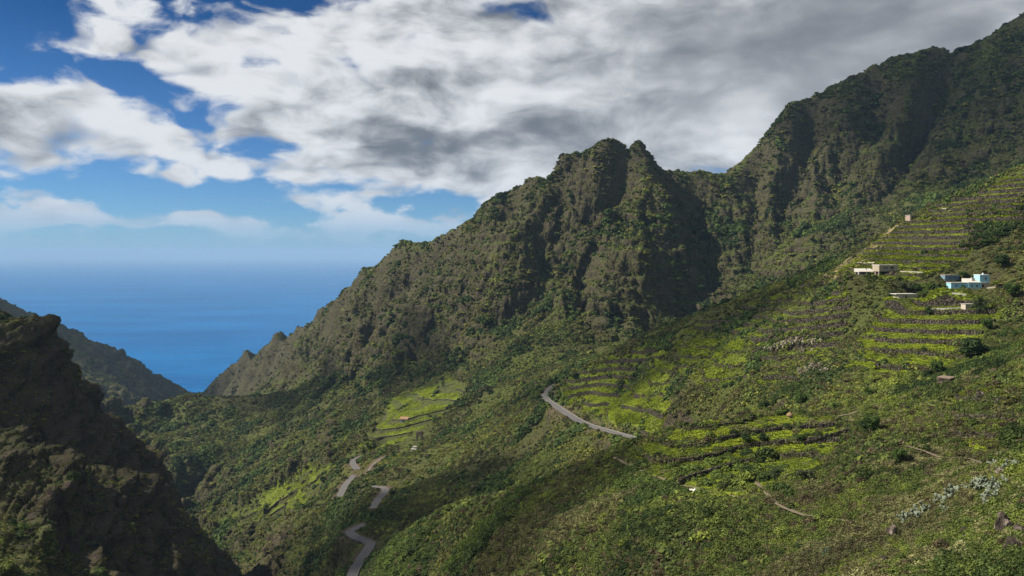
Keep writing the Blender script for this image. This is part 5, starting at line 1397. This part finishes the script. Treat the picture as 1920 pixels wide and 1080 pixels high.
# boulders
ROCKM = stone_material('boulder_stone', (0.125, 0.098, 0.076), (0.20, 0.162, 0.125), 1.3)
def boulder(u, v, w_px, h_px, seed, label):
    p = hit(u, v); s = p[1] / F; r = np.random.RandomState(seed)
    import bmesh
    bm = bmesh.new(); bmesh.ops.create_icosphere(bm, subdivisions=4, radius=1.0)
    off = r.rand(3) * 50
    for vt in bm.verts:
        c = np.array(vt.co); n = 0.0
        d1 = gnoise(np.array([c[0] * 1.1 + off[0]]), np.array([c[1] * 1.1 + c[2] * .9 + off[1]]), seed)[0]; d2 = gnoise(np.array([c[0] * 2.7 + off[1] + c[2]]), np.array([c[1] * 2.7 - c[2] * 2 + off[2]]), seed + 3)[0]
        d3 = gnoise(np.array([c[0] * 7 + c[2] * 5]), np.array([c[1] * 7 - c[2] * 6]), seed + 5)[0]
        vt.co = vt.co * float(1 + .45 * d1 + .26 * (abs(d2) - .3) + .08 * d3)
        vt.co.x *= w_px * s * .5; vt.co.y *= w_px * s * .5; vt.co.z *= h_px * s * .62
    me = bpy.data.meshes.new('boulder'); bm.to_mesh(me); bm.free(); me.materials.append(ROCKM)
    o = link(bpy.data.objects.new('boulder', me)); o.location = (p[0], p[1], p[2] + h_px * s * .26); o.rotation_euler = (0, 0, r.rand() * 6)
    tag(o, label, 'boulder', 'boulders on the near slopes')
boulder(1882, 1002, 30, 44, 1, 'tall pale boulder with a rounded head on the near slope')
boulder(1879, 978, 16, 20, 2, 'small round boulder resting against the tall pale boulder')
boulder(1911, 1000, 22, 18, 3, 'rounded boulder at the right edge beside the tall pale boulder')
boulder(1905, 1030, 34, 22, 4, 'broad low boulder below the tall pale boulder')
boulder(1674, 1008, 20, 26, 5, 'pale upright boulder at the left end of the prickly pears')
boulder(1656, 1060, 24, 20, 6, 'round grey boulder near the bottom edge left of a dark shrub')
boulder(1884, 890, 34, 14, 7, 'flat slanting pinkish boulder above the prickly pears')
boulder(1838, 745, 18, 12, 8, 'low boulder on the grassy slope right of the brown stone hut')
boulder(1808, 1000, 12, 12, 9, 'small pale stone in the middle of the near slope')
boulder(1812, 1012, 10, 9, 10, 'smaller pale stone just below the other one mid slope')

# ------------------------------------------------------------------ clouds overhead: the same broken cover, drifting between the sun and the valley
CLOUD = bpy.data.materials.new('cloud'); CLOUD.use_nodes = True
nt = CLOUD.node_tree; nt.nodes.clear()
vol = nt.nodes.new('ShaderNodeVolumePrincipled'); vol.inputs['Color'].default_value = (1, 1, 1, 1); vol.inputs['Density'].default_value = CLOUD_DENSITY; vol.inputs['Anisotropy'].default_value = 0.3
out = nt.nodes.new('ShaderNodeOutputMaterial'); nt.links.new(vol.outputs[0], out.inputs['Volume'])
import bmesh
def cloud(gx0, gy0, gz0, rx, ry, rz, height, seed):
    """a flat based cumulus whose shadow falls on the ground around (gx0, gy0, gz0)"""
    t = (height - gz0) / sun_dir[2]; c = (gx0 + sun_dir[0] * t, gy0 + sun_dir[1] * t, height)
    bm = bmesh.new(); bmesh.ops.create_icosphere(bm, subdivisions=5, radius=1.0)
    co = np.array([v.co[:] for v in bm.verts])
    n = fbm(co[:, 0] * 1.6 + seed * 3.1, co[:, 1] * 1.6 + co[:, 2] * .7, 4, seed, .6) + .5 * fbm(co[:, 0] * 3 + co[:, 2] * 2, co[:, 1] * 3 - co[:, 2] * 2, 3, seed + 9, .6)
    k = 1 + .75 * n
    co = co * k[:, None] * (rx, ry, rz); co[:, 2] = np.where(co[:, 2] < 0, co[:, 2] * .35, co[:, 2])
    for v, q in zip(bm.verts, co): v.co = q
    me = bpy.data.meshes.new('cloud'); bm.to_mesh(me); bm.free(); me.materials.append(CLOUD)
    o = link(bpy.data.objects.new('cloud', me)); o.location = [float(q) for q in c]; tag(o, kind='stuff'); return o
for c in CLOUDS: cloud(*c)

# ------------------------------------------------------------------ sea air
hm = bpy.data.materials.new('sea_haze'); hm.use_nodes = True; nt = hm.node_tree; nt.nodes.clear()
vol = nt.nodes.new('ShaderNodeVolumePrincipled'); vol.inputs['Color'].default_value = (0.42, 0.68, 1.0, 1); vol.inputs['Density'].default_value = HAZE_DENSITY; vol.inputs['Anisotropy'].default_value = 0.0
out = nt.nodes.new('ShaderNodeOutputMaterial'); nt.links.new(vol.outputs[0], out.inputs['Volume'])
hb = MB().box(-95000, 95000, -4500, 145000, float(min(VZ.min(), SEA)) - 3, float(VZ.max()) + 25)
o = hb.build('haze', hm); tag(o, kind='stuff')
